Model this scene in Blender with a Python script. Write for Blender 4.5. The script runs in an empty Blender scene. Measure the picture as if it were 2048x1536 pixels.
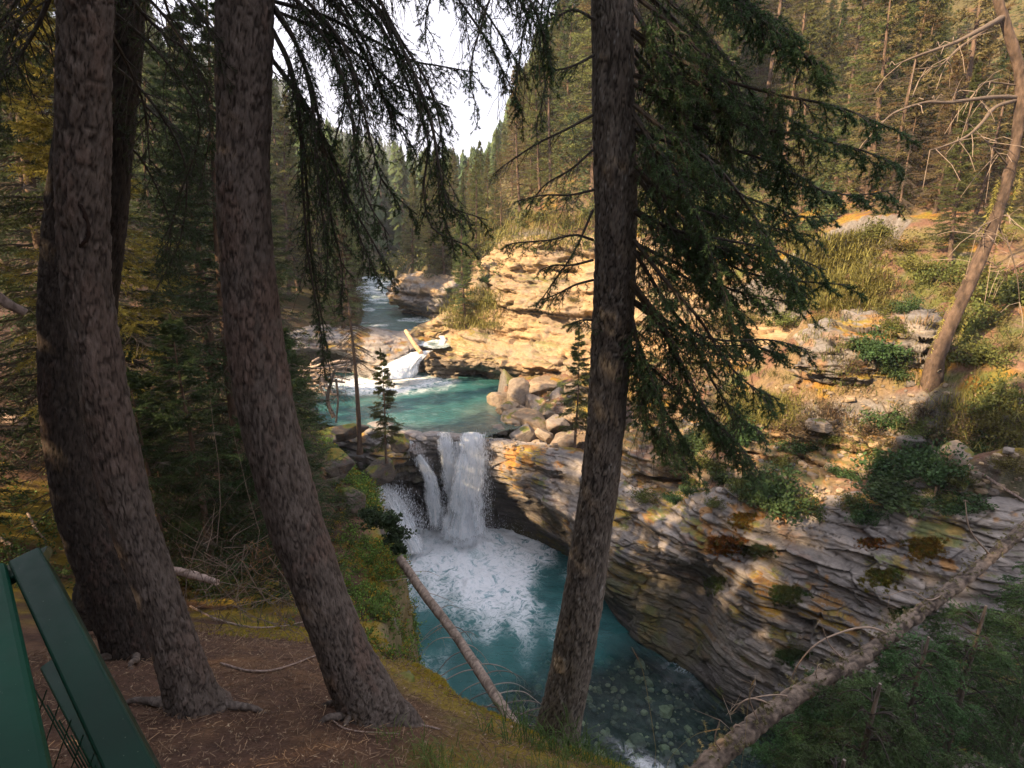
import bpy, math, random
import numpy as np
random.seed(5)
rng = np.random.default_rng(11)
R = math.radians
scene = bpy.context.scene
COL = scene.collection
# ------------------------------------------------------------------ camera geometry
FPX, PITCH, CAMZ = 1117.0, R(15), 11.0
CP, SP = math.cos(PITCH), math.sin(PITCH)
def at(px, py, Y):
    """world point seen at pixel (px, py) of the 2048 x 1536 photograph at distance Y north"""
    a = (px - 1024) / FPX; b = -(py - 768) / FPX
    t = Y / (CP + b * SP)
    return np.array((a * t, Y, CAMZ + (-SP + b * CP) * t))
def atz(px, py, z):
    a = (px - 1024) / FPX; b = -(py - 768) / FPX
    t = (z - CAMZ) / (-SP + b * CP)
    return np.array((a * t, (CP + b * SP) * t, z))
# ------------------------------------------------------------------ noise
def _h(i, j, k, s):
    n = (i.astype(np.uint32) * np.uint32(374761393) + j.astype(np.uint32) * np.uint32(668265263)
         + k.astype(np.uint32) * np.uint32(2246822519) + np.uint32((s * 3266489917) & 0xffffffff))
    n = (n ^ (n >> np.uint32(13))) * np.uint32(1274126177)
    n = (n ^ (n >> np.uint32(16))) * np.uint32(2654435769)
    n = n ^ (n >> np.uint32(15))
    return n.astype(np.float64) / 4294967295.0
def vn(P, s=0):
    P = np.asarray(P, float)
    I = np.floor(P).astype(np.int64); F = P - I
    F = F * F * F * (F * (F * 6 - 15) + 10)
    x, y, z = I[:, 0], I[:, 1], I[:, 2]
    fx, fy, fz = F[:, 0], F[:, 1], F[:, 2]
    def g(a, b, c): return _h(x + a, y + b, z + c, s)
    r = ((g(0,0,0)*(1-fx)+g(1,0,0)*fx)*(1-fy)+(g(0,1,0)*(1-fx)+g(1,1,0)*fx)*fy)*(1-fz) \
        + ((g(0,0,1)*(1-fx)+g(1,0,1)*fx)*(1-fy)+(g(0,1,1)*(1-fx)+g(1,1,1)*fx)*fy)*fz
    return r * 2 - 1
def fbm(P, o=4, s=0, g=.5):
    P = np.asarray(P, float); r = 0; a = 1; t = 0
    for i in range(o):
        r = r + a * vn(P * (2.03 ** i) + 17.3 * i, s + i); t += a; a *= g
    return r / t
def worley(P, s=0):
    P = np.asarray(P, float); I = np.floor(P).astype(np.int64)
    f1 = np.full(len(P), 9.); f2 = np.full(len(P), 9.); ident = np.zeros(len(P))
    for a in (-1, 0, 1):
        for b in (-1, 0, 1):
            for c in (-1, 0, 1):
                i, j, k = I[:, 0] + a, I[:, 1] + b, I[:, 2] + c
                h1 = _h(i, j, k, s)
                d = np.sqrt((i + h1 - P[:, 0])**2 + (j + _h(i, j, k, s+1) - P[:, 1])**2 + (k + _h(i, j, k, s+2) - P[:, 2])**2)
                m = d < f1
                f2 = np.where(m, f1, np.minimum(f2, d)); ident = np.where(m, h1, ident); f1 = np.where(m, d, f1)
    return f1, f2, ident
def ss(x, a, b):
    t = np.clip((x - a) / (b - a), 0, 1); return t * t * (3 - 2 * t)
def mixc(a, b, t):
    t = np.asarray(t)[..., None]; return np.asarray(a) * (1 - t) + np.asarray(b) * t
# ------------------------------------------------------------------ mesh building
def mk(name, V, F, mats, parent=None, col=None, smooth=True, midx=None, kind=None):
    """F: (n,3)/(n,4) array or list of such arrays. Links ONE mesh object."""
    V = np.asarray(V, np.float32)
    Fs = F if isinstance(F, (list, tuple)) else [F]
    Fs = [np.asarray(f, np.int32) for f in Fs if len(f)]
    me = bpy.data.meshes.new(name)
    me.vertices.add(len(V)); me.vertices.foreach_set('co', V.ravel())
    loops = np.concatenate([f.ravel() for f in Fs]); me.loops.add(len(loops)); me.loops.foreach_set('vertex_index', loops)
    sizes = np.concatenate([np.full(len(f), f.shape[1], np.int32) for f in Fs])
    starts = np.concatenate([[0], np.cumsum(sizes)[:-1]]).astype(np.int32)
    me.polygons.add(len(sizes)); me.polygons.foreach_set('loop_start', starts)
    try: me.polygons.foreach_set('loop_total', sizes)
    except Exception: pass
    me.polygons.foreach_set('use_smooth', np.full(len(sizes), smooth, bool))
    for m in (mats if isinstance(mats, (list, tuple)) else [mats]): me.materials.append(m)
    if midx is not None: me.polygons.foreach_set('material_index', np.asarray(midx, np.int32))
    if col is not None:
        a = me.color_attributes.new('Col', 'FLOAT_COLOR', 'POINT')
        c = np.ones((len(V), 4), np.float32); c[:, :3] = np.clip(col, 0.002, 1); a.data.foreach_set('color', c.ravel())
    me.update(calc_edges=True); me.validate()
    o = bpy.data.objects.new(name, me); COL.objects.link(o)
    if parent is not None: o.parent = parent
    if kind: o['kind'] = kind
    return o
def tag(o, label, cat, group=None, kind=None):
    o['label'] = label; o['category'] = cat
    if group: o['group'] = group
    if kind: o['kind'] = kind
    return o
def struct(o, label=None):
    o['kind'] = 'structure'
    if label: o['label'] = label
    return o
def empty(name, loc=(0, 0, 0), rz=0):
    o = bpy.data.objects.new(name, None); COL.objects.link(o); o.location = loc; o.rotation_euler = (0, 0, rz); o.empty_display_size = .1
    return o
class Acc:
    """accumulates pieces of ONE mesh"""
    def __init__(s): s.V = []; s.F3 = []; s.F4 = []; s.C = []; s.M3 = []; s.M4 = []; s.n = 0
    def add(s, V, F, C, m=0):
        V = np.asarray(V, float); F = np.asarray(F, np.int64)
        if len(F) == 0: return
        C = np.asarray(C, float)
        if C.ndim == 1: C = np.tile(C, (len(V), 1))
        s.V.append(V); s.C.append(C)
        if F.shape[1] == 3: s.F3.append(F + s.n); s.M3.append(np.full(len(F), m))
        else: s.F4.append(F + s.n); s.M4.append(np.full(len(F), m))
        s.n += len(V)
    def build(s, name, mats, parent=None, smooth=True):
        F = []; M = []
        if s.F3: F.append(np.concatenate(s.F3)); M += s.M3
        if s.F4: F.append(np.concatenate(s.F4)); M += s.M4
        return mk(name, np.concatenate(s.V), F, mats, parent, np.concatenate(s.C), smooth, np.concatenate(M))
def grid_faces(nu, nv, closed=False):
    i = np.arange(nu - 1)[:, None]; j = np.arange(nv if closed else nv - 1)[None, :]
    j2 = (j + 1) % nv
    return np.stack([i*nv+j, i*nv+j2, (i+1)*nv+j2, (i+1)*nv+j], -1).reshape(-1, 4)
def crspline(P, n):
    """Catmull-Rom through P (k,...) resampled to n rows"""
    P = np.asarray(P, float); k = len(P)
    if k == 1: return np.repeat(P, n, 0)
    Q = np.concatenate([2*P[:1]-P[1:2], P, 2*P[-1:]-P[-2:-1]])
    t = np.linspace(0, k-1-1e-9, n); i = np.floor(t).astype(int); f = (t - i).reshape((-1,)+(1,)*(P.ndim-1))
    a, b, c, d = Q[i], Q[i+1], Q[i+2], Q[i+3]
    return .5*((2*b)+(-a+c)*f+(2*a-5*b+4*c-d)*f*f+(-a+3*b-3*c+d)*f**3)
def frames(P):
    T = np.gradient(P, axis=0); T /= np.linalg.norm(T, axis=1)[:, None] + 1e-9
    ref = np.array([0, 0, 1.]) if abs(T[:, 2]).mean() < .8 else np.array([1., 0, 0])
    A = np.cross(T, ref); A /= np.linalg.norm(A, axis=1)[:, None] + 1e-9
    B = np.cross(T, A)
    return T, A, B
def tube(acc, P, rad, sides=6, col=(.1,.08,.06), m=0, rough=0, cap=True):
    P = np.asarray(P, float); n = len(P); rad = np.broadcast_to(np.asarray(rad, float), (n,))
    T, A, B = frames(P)
    th = np.arange(sides) / sides * 2 * math.pi
    r = rad[:, None] * (1 + (rough * rng.normal(size=(n, sides)) if rough else 0))
    V = P[:, None, :] + (A[:, None, :]*np.cos(th)[None, :, None] + B[:, None, :]*np.sin(th)[None, :, None]) * r[..., None]
    V = V.reshape(-1, 3); F = grid_faces(n, sides, True)
    C = np.asarray(col, float)
    if C.ndim == 2: C = np.repeat(C, sides, 0)
    acc.add(V, F, C, m)
    if cap:
        for e in (0, n-1):
            ring = V[e*sides:(e+1)*sides]
            W = np.vstack([ring, P[e]]); i = np.arange(sides); c = C if C.ndim == 1 else np.tile(C[e*sides], (sides+1, 1))
            acc.add(W, np.stack([i, (i+1) % sides, np.full(sides, sides)], 1), c, m)
def prisms(acc, P0, P1, r0, r1, col, m=0):
    """3-sided tapered sticks for arrays of segments"""
    P0 = np.asarray(P0, float); P1 = np.asarray(P1, float); n = len(P0)
    if n == 0: return
    T = P1 - P0; T /= np.linalg.norm(T, axis=1)[:, None] + 1e-9
    ref = np.where(abs(T[:, 2:3]) < .9, np.array([[0, 0, 1.]]), np.array([[1., 0, 0]]))
    A = np.cross(T, ref); A /= np.linalg.norm(A, axis=1)[:, None]; B = np.cross(T, A)
    r0 = np.broadcast_to(r0, (n,)); r1 = np.broadcast_to(r1, (n,))
    V = []
    for P, r in ((P0, r0), (P1, r1)):
        for k in range(3):
            a = k * 2.0944; V.append(P + (A*math.cos(a) + B*math.sin(a)) * r[:, None])
    V = np.stack(V, 1).reshape(-1, 3); b = np.arange(n)[:, None] * 6
    F = np.concatenate([b + np.array([[k, (k+1) % 3, 3+(k+1) % 3, 3+k]]) for k in range(3)])
    C = np.asarray(col, float)
    if C.ndim == 2: C = np.repeat(C, 6, 0)
    acc.add(V, F, C, m)
def needles(acc, P0, P1, n, L, w, col, ang=.75, m=0, jit=.3, cj=.25, flat=0., r0=0.):
    """n needle triangles along every segment"""
    P0 = np.asarray(P0, float); P1 = np.asarray(P1, float); N = len(P0)
    if N == 0: return
    C = np.asarray(col, float)
    if C.ndim == 1: C = np.tile(C, (N, 1))
    i = np.repeat(np.arange(N), n); M = len(i)
    t = rng.random(M); D = P1 - P0; Dn = D / (np.linalg.norm(D, axis=1)[:, None] + 1e-9)
    base = P0[i] + D[i] * t[:, None]; ax = Dn[i]
    rv = rng.normal(size=(M, 3)); rv[:, 2] *= (1 - flat)
    rv -= ax * (rv * ax).sum(1)[:, None]; rv /= np.linalg.norm(rv, axis=1)[:, None] + 1e-9
    d = ax * math.cos(ang) + rv * math.sin(ang) + rng.normal(size=(M, 3)) * .12
    d /= np.linalg.norm(d, axis=1)[:, None]
    l = L * (1 + jit * rng.uniform(-1, 1, M)); s = np.cross(d, rng.normal(size=(M, 3))); s /= np.linalg.norm(s, axis=1)[:, None] + 1e-9
    V = np.stack([base - s*w/2, base + s*w/2, base + d*l[:, None]], 1).reshape(-1, 3)
    c = C[i] * (1 + cj * rng.uniform(-1, 1, (M, 1)))
    acc.add(V, np.arange(3*M).reshape(-1, 3), np.repeat(c, 3, 0), m)
# ------------------------------------------------------------------ materials
class NT:
    def __init__(s, name):
        s.mat = bpy.data.materials.new(name); s.mat.use_nodes = True; s.t = s.mat.node_tree; s.t.nodes.clear()
    def n(s, ty, ins=None, **kw):
        nd = s.t.nodes.new('ShaderNode' + ty)
        for k, v in kw.items(): setattr(nd, k, v)
        for k, v in (ins or {}).items():
            if hasattr(v, 'is_output') or isinstance(v, bpy.types.NodeSocket): s.t.links.new(v, nd.inputs[k])
            else: nd.inputs[k].default_value = v
        return nd
    def math(s, op, a, b=0., clamp=False):
        nd = s.n('Math', {0: a, 1: b}, operation=op); nd.use_clamp = clamp; return nd.outputs[0]
    def rng(s, v, a, b, c, d): return s.n('MapRange', {0: v, 1: a, 2: b, 3: c, 4: d}).outputs[0]
    def noise(s, vec, sc, det=4, rough=.55, dist=0.):
        return s.n('TexNoise', {'Vector': vec, 'Scale': sc, 'Detail': det, 'Roughness': rough, 'Distortion': dist}).outputs[0]
    def pos(s, scale=(1,1,1)):
        c = s.n('TexCoord').outputs['Object']
        return s.n('Mapping', {'Vector': c, 'Scale': scale}).outputs[0]
    def out(s, sh, vol=None):
        o = s.n('OutputMaterial')
        if sh is not None: s.t.links.new(sh, o.inputs['Surface'])
        if vol is not None: s.t.links.new(vol, o.inputs['Volume'])
        return s.mat
def vmat(name, rough=.85, sc=8., amt=.35, bump=.4, bsc=20., bdist=.03, stretch=(1,1,1), trans=0., spec=.3, cracks=0., objrand=0.):
    """vertex colour x procedural noise, procedural bump"""
    m = NT(name)
    c = m.n('VertexColor', layer_name='Col').outputs[0]
    p = m.pos(stretch)
    nz = m.noise(p, sc, 5, .62)
    f = m.rng(nz, .25, .75, 1 - amt, 1 + amt)
    if objrand:
        orr = m.n('ObjectInfo').outputs['Random']; f = m.math('MULTIPLY', f, m.rng(orr, 0, 1, 1 - objrand, 1 + objrand))
    cc = m.n('VectorMath', {0: c, 1: m.n('CombineXYZ', {0: f, 1: f, 2: f}).outputs[0]}, operation='MULTIPLY').outputs[0]
    if objrand:
        hs = m.n('HueSaturation', {'Hue': m.rng(orr, 0, 1, .475, .52), 'Saturation': 1., 'Value': 1., 'Color': cc}); cc = hs.outputs[0]
    ins = {'Base Color': cc, 'Roughness': rough, 'Specular IOR Level': spec}
    if bump:
        hgt = m.noise(p, bsc, 6, .65)
        if cracks:
            v = m.n('TexVoronoi', {'Vector': p, 'Scale': cracks}, feature='DISTANCE_TO_EDGE').outputs[0]
            hgt = m.math('ADD', hgt, m.rng(v, 0, .06, 0, .3))
        ins['Normal'] = m.n('Bump', {'Strength': bump, 'Distance': bdist, 'Height': hgt}).outputs[0]
    sh = m.n('BsdfPrincipled', ins).outputs[0]
    if trans:
        tr = m.n('BsdfTranslucent', {'Color': cc}).outputs[0]
        sh = m.n('MixShader', {0: trans, 1: sh, 2: tr}).outputs[0]
    return m.out(sh)
SUN_DEG, SUN_E, SKY_E, EXPO = 33, 5.0, .08, 1.68
HAZE = .0009
# ------------------------------------------------------------------ terrain functions
def rbf(pts):
    pts = np.array(pts, float); X = pts[:, :2]; n = len(X)
    def U(r): return r*r*np.log(r + 1e-9)
    K = U(np.linalg.norm(X[:, None]-X[None], axis=2)) + np.eye(n) * .5
    A = np.zeros((n+3, n+3)); A[:n, :n] = K; A[:n, n] = 1; A[:n, n+1:] = X; A[n, :n] = 1; A[n+1:, :n] = X.T
    w = np.linalg.solve(A, np.concatenate([pts[:, 2], [0, 0, 0]]))
    def f(x, y):
        r = np.full(x.shape, w[n]) + w[n+1]*x + w[n+2]*y
        for i in range(n): r = r + w[i]*U(np.hypot(x-X[i, 0], y-X[i, 1]))
        return r
    return f
def px(*a): return tuple(at(*a))
LEFT = [(-.81,2.6,8.34),(-1.7,2.4,8.58),(-.83,3.9,7.55),(-2.63,3.2,8.27),(-2.7,4.5,7.39),(-.1,3.4,7.5),(.31,3.2,7.5),(1,2.6,7.8),(3,2,7.2),(2.5,3.8,5.6),(5,2,6),(4.5,4.2,4),
  (-1.62,7,5.9),(-2.03,9,5.5),(-3.32,12,5.3),(-5.2,15,5.2),(-6.9,18,4.7),(-3.87,6,6.6),(-6.4,9,6.5),(-6.2,6,7.3),(-8.4,10,7),(-11,12,7.6),(-20,15,10),
  (-7.2,20.5,4.4),(-10,24,4.9),(-12,29,6.8),(-20,30,10),(-11,36,7),(-15,45,8.5),(-30,45,15),(-60,60,20),(-60,10,14),(-30,0,13),(-6,0,9.7),(0,0,9.5),(0,-4,10),(-12,-6,12),
  (12,-3,9),(20,-10,10),(-40,-30,18),(-18,90,9),(-60,100,20),(-30,200,18),(-120,150,38),(-100,0,22),(20,-40,14),(-25,150,12),(60,-40,10),(-150,300,90),(-30,350,30)]
RIGHT = [(-.9,18.6,4.15),(2.3,17.4,4.2),(4.0,15.4,4.3),(5.6,14.2,4.5),px(1550,900,12.7),(7.7,12.5,4.8),px(1850,900,11.5),px(2040,900,10.15),px(1800,780,12.95),px(1650,780,13.95),px(1900,745,12.5),px(1980,800,11.5),(14,9,7.6),
  (3,20,4.7),(1.5,21.5,4.6),(.5,23,4.6),(4.5,19.5,5.4),(7,20,6.5),(0.2,24.6,7.4),(3,27,11.6),(.6,29,12),(-1.5,27.6,7.6),(-2.2,31,8.2),px(1700,500,17.7),px(1640,480,20.2),px(1850,640,14.7),(9.6,30,13),(18.5,30,14),(7,25.5,10.4),
  (17,14,10.5),(20,8,8),(-3,34.5,8.8),(-6,37.5,8.8),(-8,46,8.5),(0,40,14),(-4,60,14),(20,50,28),(60,60,50),(60,20,26),(40,0,14),(-10,100,12),(10,100,26),(-20,150,12),(60,150,36),(140,150,42),(120,60,40),
  (-24,200,18),(40,300,50),(250,300,80),(200,50,50),(30,-20,8),(-25,350,30),(80,-40,10)]
hL = rbf(LEFT); hR = rbf(RIGHT)
CXY = np.array([(-40,60),(-6,40),(0,18),(3,10.5),(5,7.5),(6,6.2),(8,3.2),(12,.8),(17,-1),(20,-2.2),(23,-4.1),(27,-4.6),(35,-6),(44,-10.5),(60,-15),(90,-16),(400,-28)], float)
def cx(y): return np.interp(y, CXY[:, 0], CXY[:, 1])
LOWER = [(-3.9,19.9),(-1.2,21.2),(1.4,20.4),(3.6,18.4),(4.6,16.3),(5.4,14.5),(6.6,13),(7.6,11.4),(9,10),(11,8.8),(16,6),(40,-6),(30,-16),(14,-1),(9,2.6),(6,4.4),(4,4.9),(2.5,4.3),(1.3,3.25),(.4,3.55),(-.2,3.85),(-.72,4.5),(-1.2,7),(-1.65,9),(-2.8,12),(-4.9,15.2),(-6.6,18),(-7.2,20),(-6,20.6)]
UPPER = [(-6.9,20.0),(-3.2,19.4),(-.8,18.7),(-.2,19.5),(-.35,21),(-.9,24),(.8,25.4),(-3,28.5),(-5,28.6),(-9,28.2),(-11.5,27.6),(-11,25),(-9,22.2),(-7.6,20.8)]
STREAM = [(-5.2,26.2),(-3.2,26.6),(-2.9,29),(-2.0,32.8),(-4.5,35.8),(-6.2,38),(-8.2,43),(-9.5,50),(-13,60),(-18,62),(-14,49),(-11.5,42),(-9.5,37),(-8.9,33),(-6.9,29.5)]
YCUT = [(-4.6,28.2),(-3,29.6),(-1,28.6),(.6,27.4),(3,25.4),(6,23.6),(9,21.4),(11.5,19.6),(12,18.2),(11,17.4),(8.5,17.2),(5.5,18.6),(3,20.6),(1,22.5),(-.8,24.6),(-3.5,26.0)]
RCUT = [tuple(at(a, b, c)[:2]) for a, b, c in [(1215,930,16.3),(1300,975,15),(1390,1005,14),(1480,1022,13.05),(1570,1030,12.4),(1750,1042,11.5),(1920,1040,10.7),(2030,1040,10.3),(2200,1040,9.8),(2200,870,10.3),(2030,850,11.0),(1920,835,11.8),(1740,810,13.1),(1650,805,13.6),(1460,820,15.1),(1270,860,16.9)]]
def poly_sd(x, y, poly):
    """signed distance, negative inside"""
    p = np.array(poly, float); q = np.roll(p, -1, 0)
    d = np.full(x.shape, 1e9); ins = np.zeros(x.shape, bool)
    for (ax, ay), (bx, by) in zip(p, q):
        ex, ey = bx-ax, by-ay
        t = np.clip(((x-ax)*ex + (y-ay)*ey)/(ex*ex+ey*ey), 0, 1)
        d = np.minimum(d, np.hypot(x-ax-t*ex, y-ay-t*ey))
        c = (ay > y) != (by > y)
        xx = ax + (y-ay)*ex/(ey if ey else 1e-9)
        ins ^= c & (x < xx)
    return np.where(ins, -d, d)
def ground(x, y, cut=True):
    x = np.asarray(x, float); y = np.asarray(y, float)
    s = cx(y); wd = 1.5 + .05*np.abs(y)
    k = ss(x - s, -wd, wd)
    h = hL(x, y)*(1-k) + hR(x, y)*k
    far = ss(np.hypot(x, y), 120, 220)
    h = h*(1-far) + np.clip(h, 5, 75)*far
    if cut:
        P = np.stack([x.ravel(), y.ravel(), np.zeros(x.size)], 1)
        wob = .25*fbm(P*1.1, 3, 3).reshape(x.shape)
        d = poly_sd(x, y, YCUT) + .5*wob; lo = np.minimum(h, 4.75 + .19*np.maximum(x, 0)); h = lo + (h-lo)*ss(d, -.1, .4)
        d = poly_sd(x, y, RCUT); h = h - .75*ss(d, .3, -.6)
        for poly, bed, w in ((STREAM, 5.2, .5), (UPPER, 3.2, .5), (LOWER, -.75, .5)):
            d = poly_sd(x, y, poly) + wob
            t = ss(d, -.1, w)
            h = np.where(d < w, np.minimum(h, bed + (h-bed)*t), h)
    return h
def G(x, y): return float(ground(np.array([x], float), np.array([y], float))[0])
# ------------------------------------------------------------------ colours (linear base colours)
DIRT = np.array((.105,.058,.038)); LITTER = np.array((.17,.095,.05)); MOSS = np.array((.24,.175,.022)); MOSSG = np.array((.11,.14,.022)); GRASSC = np.array((.14,.15,.04)); TAN = np.array((.24,.17,.09))
GREY = np.array((.26,.245,.235)); PALE = np.array((.40,.37,.345)); WARM = np.array((.50,.36,.21)); DARKR = np.array((.09,.08,.07)); RUST = np.array((.22,.10,.05)); OLIVE = np.array((.07,.065,.025))
M_GROUND = vmat('forest_floor', .95, 14, .45, .9, 30, .05)
M_ROCK = vmat('layered_limestone', .8, 7, .32, .55, 16, .05, (1,1,2.6), cracks=2.2)
M_BED = vmat('stream_bed', .6, 10, .4, .5, 12, .05)
def axis(a, b, lo, hi, step, grow):
    c = list(np.arange(a, b, step)); s = step; v = a; L = []
    while v > lo: s *= grow; v -= s; L.append(v)
    s = step; v = c[-1]; H_ = []
    while v < hi: s *= grow; v += s; H_.append(v)
    return np.array(L[::-1] + c + H_)
xs = axis(-12, 17, -420, 420, .085, 1.045); ys = axis(.3, 31, -160, 460, .085, 1.04)
GX, GY = np.meshgrid(xs, ys, indexing='ij')
GZ = ground(GX, GY)
P = np.stack([GX.ravel(), GY.ravel(), GZ.ravel()], 1)
nx_, ny_ = len(xs), len(ys)
gx = np.gradient(GZ, axis=0)/np.gradient(GX, axis=0); gy = np.gradient(GZ, axis=1)/np.gradient(GY, axis=1)
slope = np.hypot(gx, gy).ravel()
dist = np.hypot(P[:, 0], P[:, 1])
n1 = fbm(P*.6, 4, 21); n2 = fbm(P*2.2, 4, 31); n3 = fbm(P*np.array((6, 6, 6.)), 3, 41)
bumpy = (.07*fbm(P*.8, 4, 8) + .015*n3) * ss(dist, 2.5, 7) + .008*n3 + .022*n2
right = ss(P[:, 0] - cx(P[:, 1]), -.5, .5)
# terraced, rocky relief on the right bank
zz = P[:, 2]*1.0 + .5*n1
st = (np.abs(zz*2.3 - np.round(zz*2.3)) - .25)*.5
P[:, 2] += bumpy + right*ss(dist, 6, 9)*(1-ss(dist, 32, 45))*(.16*st + .14*n2)
inwater = (GZ.ravel() < .05) | (poly_sd(GX, GY, UPPER).ravel() < .1) | (poly_sd(GX, GY, STREAM).ravel() < .1)
P[:, 2] = np.where(inwater, GZ.ravel() + .12*n2, P[:, 2])
# colour: forest floor litter, moss near the gorge edge, sunlit dry grass on the right bank, stone where steep
c = mixc(DIRT, LITTER, ss(n2 + .5*fbm(P*9, 3, 91), -.2, .6))
lowd = poly_sd(GX, GY, LOWER).ravel()
mossy = ss(n1 + .9*ss(lowd, 1.6, .1) - .35*ss(P[:, 1], 2.2, 1.2), .25, .6) * (P[:, 1] > 1.8)
c = mixc(c, mixc(MOSS, MOSSG, ss(n2, 0, .5)), mossy*(1-right))
band = ss(P[:, 1], 3.9, 4.4)*(P[:, 0] < -1.2)*(1-right)
c = mixc(c, MOSS*1.1, band*ss(n1+n2, -.1, .4)*(P[:, 1] < 9))
rc = mixc(mixc(TAN*.8, GRASSC*.8, ss(n1, -.1, .3)), mixc(GREY*.7, DIRT*1.6, ss(n2, -.3, .2)), ss(n2 + .5*n3, -.1, .35))
rc = mixc(rc, mixc(MOSS, np.array((.30,.15,.02)), ss(n3, -.2, .3)), ss(fbm(P*1.1, 3, 77), .22, .4)*.8)
c = mixc(c, rc, right)
c = mixc(c, mixc(GREY*.75, DARKR*1.5, ss(n3, -.3, .3)), ss(slope, 1.1, 2.)*(1-.5*mossy)*(dist < 60))
c = mixc(c, mixc(OLIVE*1.2, LITTER*.8, ss(n2, 0, .6)), ss(P[:, 1], 25, 32)*.85)
c = mixc(c, OLIVE, ss(dist, 45, 70)*.8)
und = inwater
c = np.where(und[:, None], mixc(np.array((.05,.06,.05)), np.array((.12,.12,.09)), ss(n3, -.1, .3)), c)
terrain = struct(mk('terrain', P, grid_faces(nx_, ny_)[:, ::-1], M_GROUND, col=c), 'wooded slopes and forest floor on both sides of the gorge')
# ------------------------------------------------------------------ rock patches
def strata(P, t=.24, amp=.2, seed=0):
    amp = amp*1.45
    zz = P[:, 2] + .14*fbm(P*.22, 2, seed+50) + .02*vn(P*2.3, seed+3) + .03*P[:, 0]
    t = t*1.25; d = 0; lam = P[:, 0] + .6*P[:, 1]; gro = 0
    for tt, a, lat in ((t*3.4, amp, .45), (t, amp*.55, 1.1), (t*.33, amp*.12, 2.6)):
        u = zz/tt + .15*vn(np.stack([P[:, 0]*.5, P[:, 1]*.5, zz*0], 1), seed+9); k = np.floor(u); fr = u-k
        r = vn(np.stack([P[:, 0]*lat, P[:, 1]*lat, k*7.31], 1), seed+int(tt*100))
        cell = np.floor(lam*lat*1.1 + .5*vn(P*1.1, seed+5) + k*3.7)
        rb = _h(cell.astype(np.int64), k.astype(np.int64), np.zeros(len(k), np.int64), seed+2)*2-1
        g = np.exp(-(np.minimum(fr, 1-fr)*tt/(.05*tt+.012))**2)
        d = d + a*(.6*r + .5*rb) - a*.35*g; gro = gro + g*a
    W = P*np.array((.85, .85, 3.6)) + .16*np.stack([vn(P*1.7, 1), vn(P*1.7, 2), vn(P*1.7, 3)], 1)
    f1, f2, idn = worley(W, seed+31); d = d + amp*1.25*(idn-.5) - amp*.3*ss(f2-f1, .05, 0); gro = gro + amp*.45*ss(f2-f1, .05, 0)
    f1, f2, idn = worley(P*np.array((2.6, 2.6, 9.)) + .4*vn(P*5, 4)[:, None], seed+37); d = d + amp*.32*(idn-.5)
    d = d + .05*fbm(P*2.6, 4, seed+13) + .012*fbm(P*11, 3, seed+14)
    return d, np.clip(gro/amp, 0, 1), zz
def patch(name, rows, step, colf, t=.24, amp=.2, seed=0, edge=.0, mat=None, dfun=None):
    Rw = np.array([[np.asarray(p, float) for p in r] for r in rows])
    Lu = np.linalg.norm(np.diff(Rw, axis=0), axis=2).sum(0).max(); Lv = np.linalg.norm(np.diff(Rw, axis=1), axis=2).sum(1).max()
    nu, nv = max(6, int(Lu/step)), max(6, int(Lv/step))
    S = crspline(Rw, nu); S = np.swapaxes(crspline(np.swapaxes(S, 0, 1), nv), 0, 1)
    Tu = np.gradient(S, axis=0); Tv = np.gradient(S, axis=1)
    N = np.cross(Tu, Tv); N /= np.linalg.norm(N, axis=2)[..., None] + 1e-9
    V = S.reshape(-1, 3); N = N.reshape(-1, 3)
    if ((np.array((0, 0, CAMZ)) - V)*N).sum(1).mean() < 0: N = -N; flip = True
    else: flip = False
    d, gro, zz = strata(V, t, amp, seed)
    if dfun is not None: d = dfun(V, d)
    u = np.repeat(np.linspace(0, 1, nu), nv); v = np.tile(np.linspace(0, 1, nv), nu)
    Nh = N.copy(); Nh[:, 2] *= .35
    V2 = V + Nh*d[:, None]
    F = grid_faces(nu, nv)
    if flip: F = F[:, ::-1]
    Tu = np.gradient(V2.reshape(nu, nv, 3), axis=0); Tv = np.gradient(V2.reshape(nu, nv, 3), axis=1)
    N2 = np.cross(Tu, Tv).reshape(-1, 3); N2 /= np.linalg.norm(N2, axis=1)[:, None] + 1e-9
    if flip: N2 = -N2
    c = colf(V2, N2 if ((N2*N).sum(1).mean() > 0) else -N2, gro, u, v, d)
    return mk(name, V2, F, mat or M_ROCK, col=c)
def rockcol(base1, base2, mossamt=.5, warm=0., wet=None):
    def f(V, N, gro, u, v, d):
        a = fbm(V*np.array((.5, .5, 1.6)), 4, 5); b = fbm(V*np.array((1.6, 1.6, 7)), 4, 6); e = fbm(V*4., 3, 7)
        st = fbm(V*np.array((3.2, 3.2, .35)), 3, 12)          # vertical run-off stains
        c = mixc(base1, base2, ss(a + .5*b, -.35, .35))
        c = mixc(c, WARM*.85, ss(a - .3*b, .05, .5)*.55*warm)
        c = mixc(c, RUST, ss(b + e*.4, .3, .6)*.4)
        c = mixc(c, DARKR*1.2, ss(st, .18, .5)*.55)
        c = mixc(c, DARKR*.8, gro*.55)
        up = ss(N[:, 2], .35, .8)
        m = up*ss(fbm(V*.9, 3, 15) + .25*e, .3 - mossamt*.6, .55 - mossamt*.6)
        c = mixc(c, mixc(MOSS, np.array((.22,.11,.025)), ss(e, -.2, .3)), m*.9)
        if wet is not None:
            w = ss(V[:, 2], wet + .9, wet + .1); c = mixc(c, mixc(DARKR*.7, OLIVE*.6, ss(a, -.2, .3)), w*.75)
        return c
    return f
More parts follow.
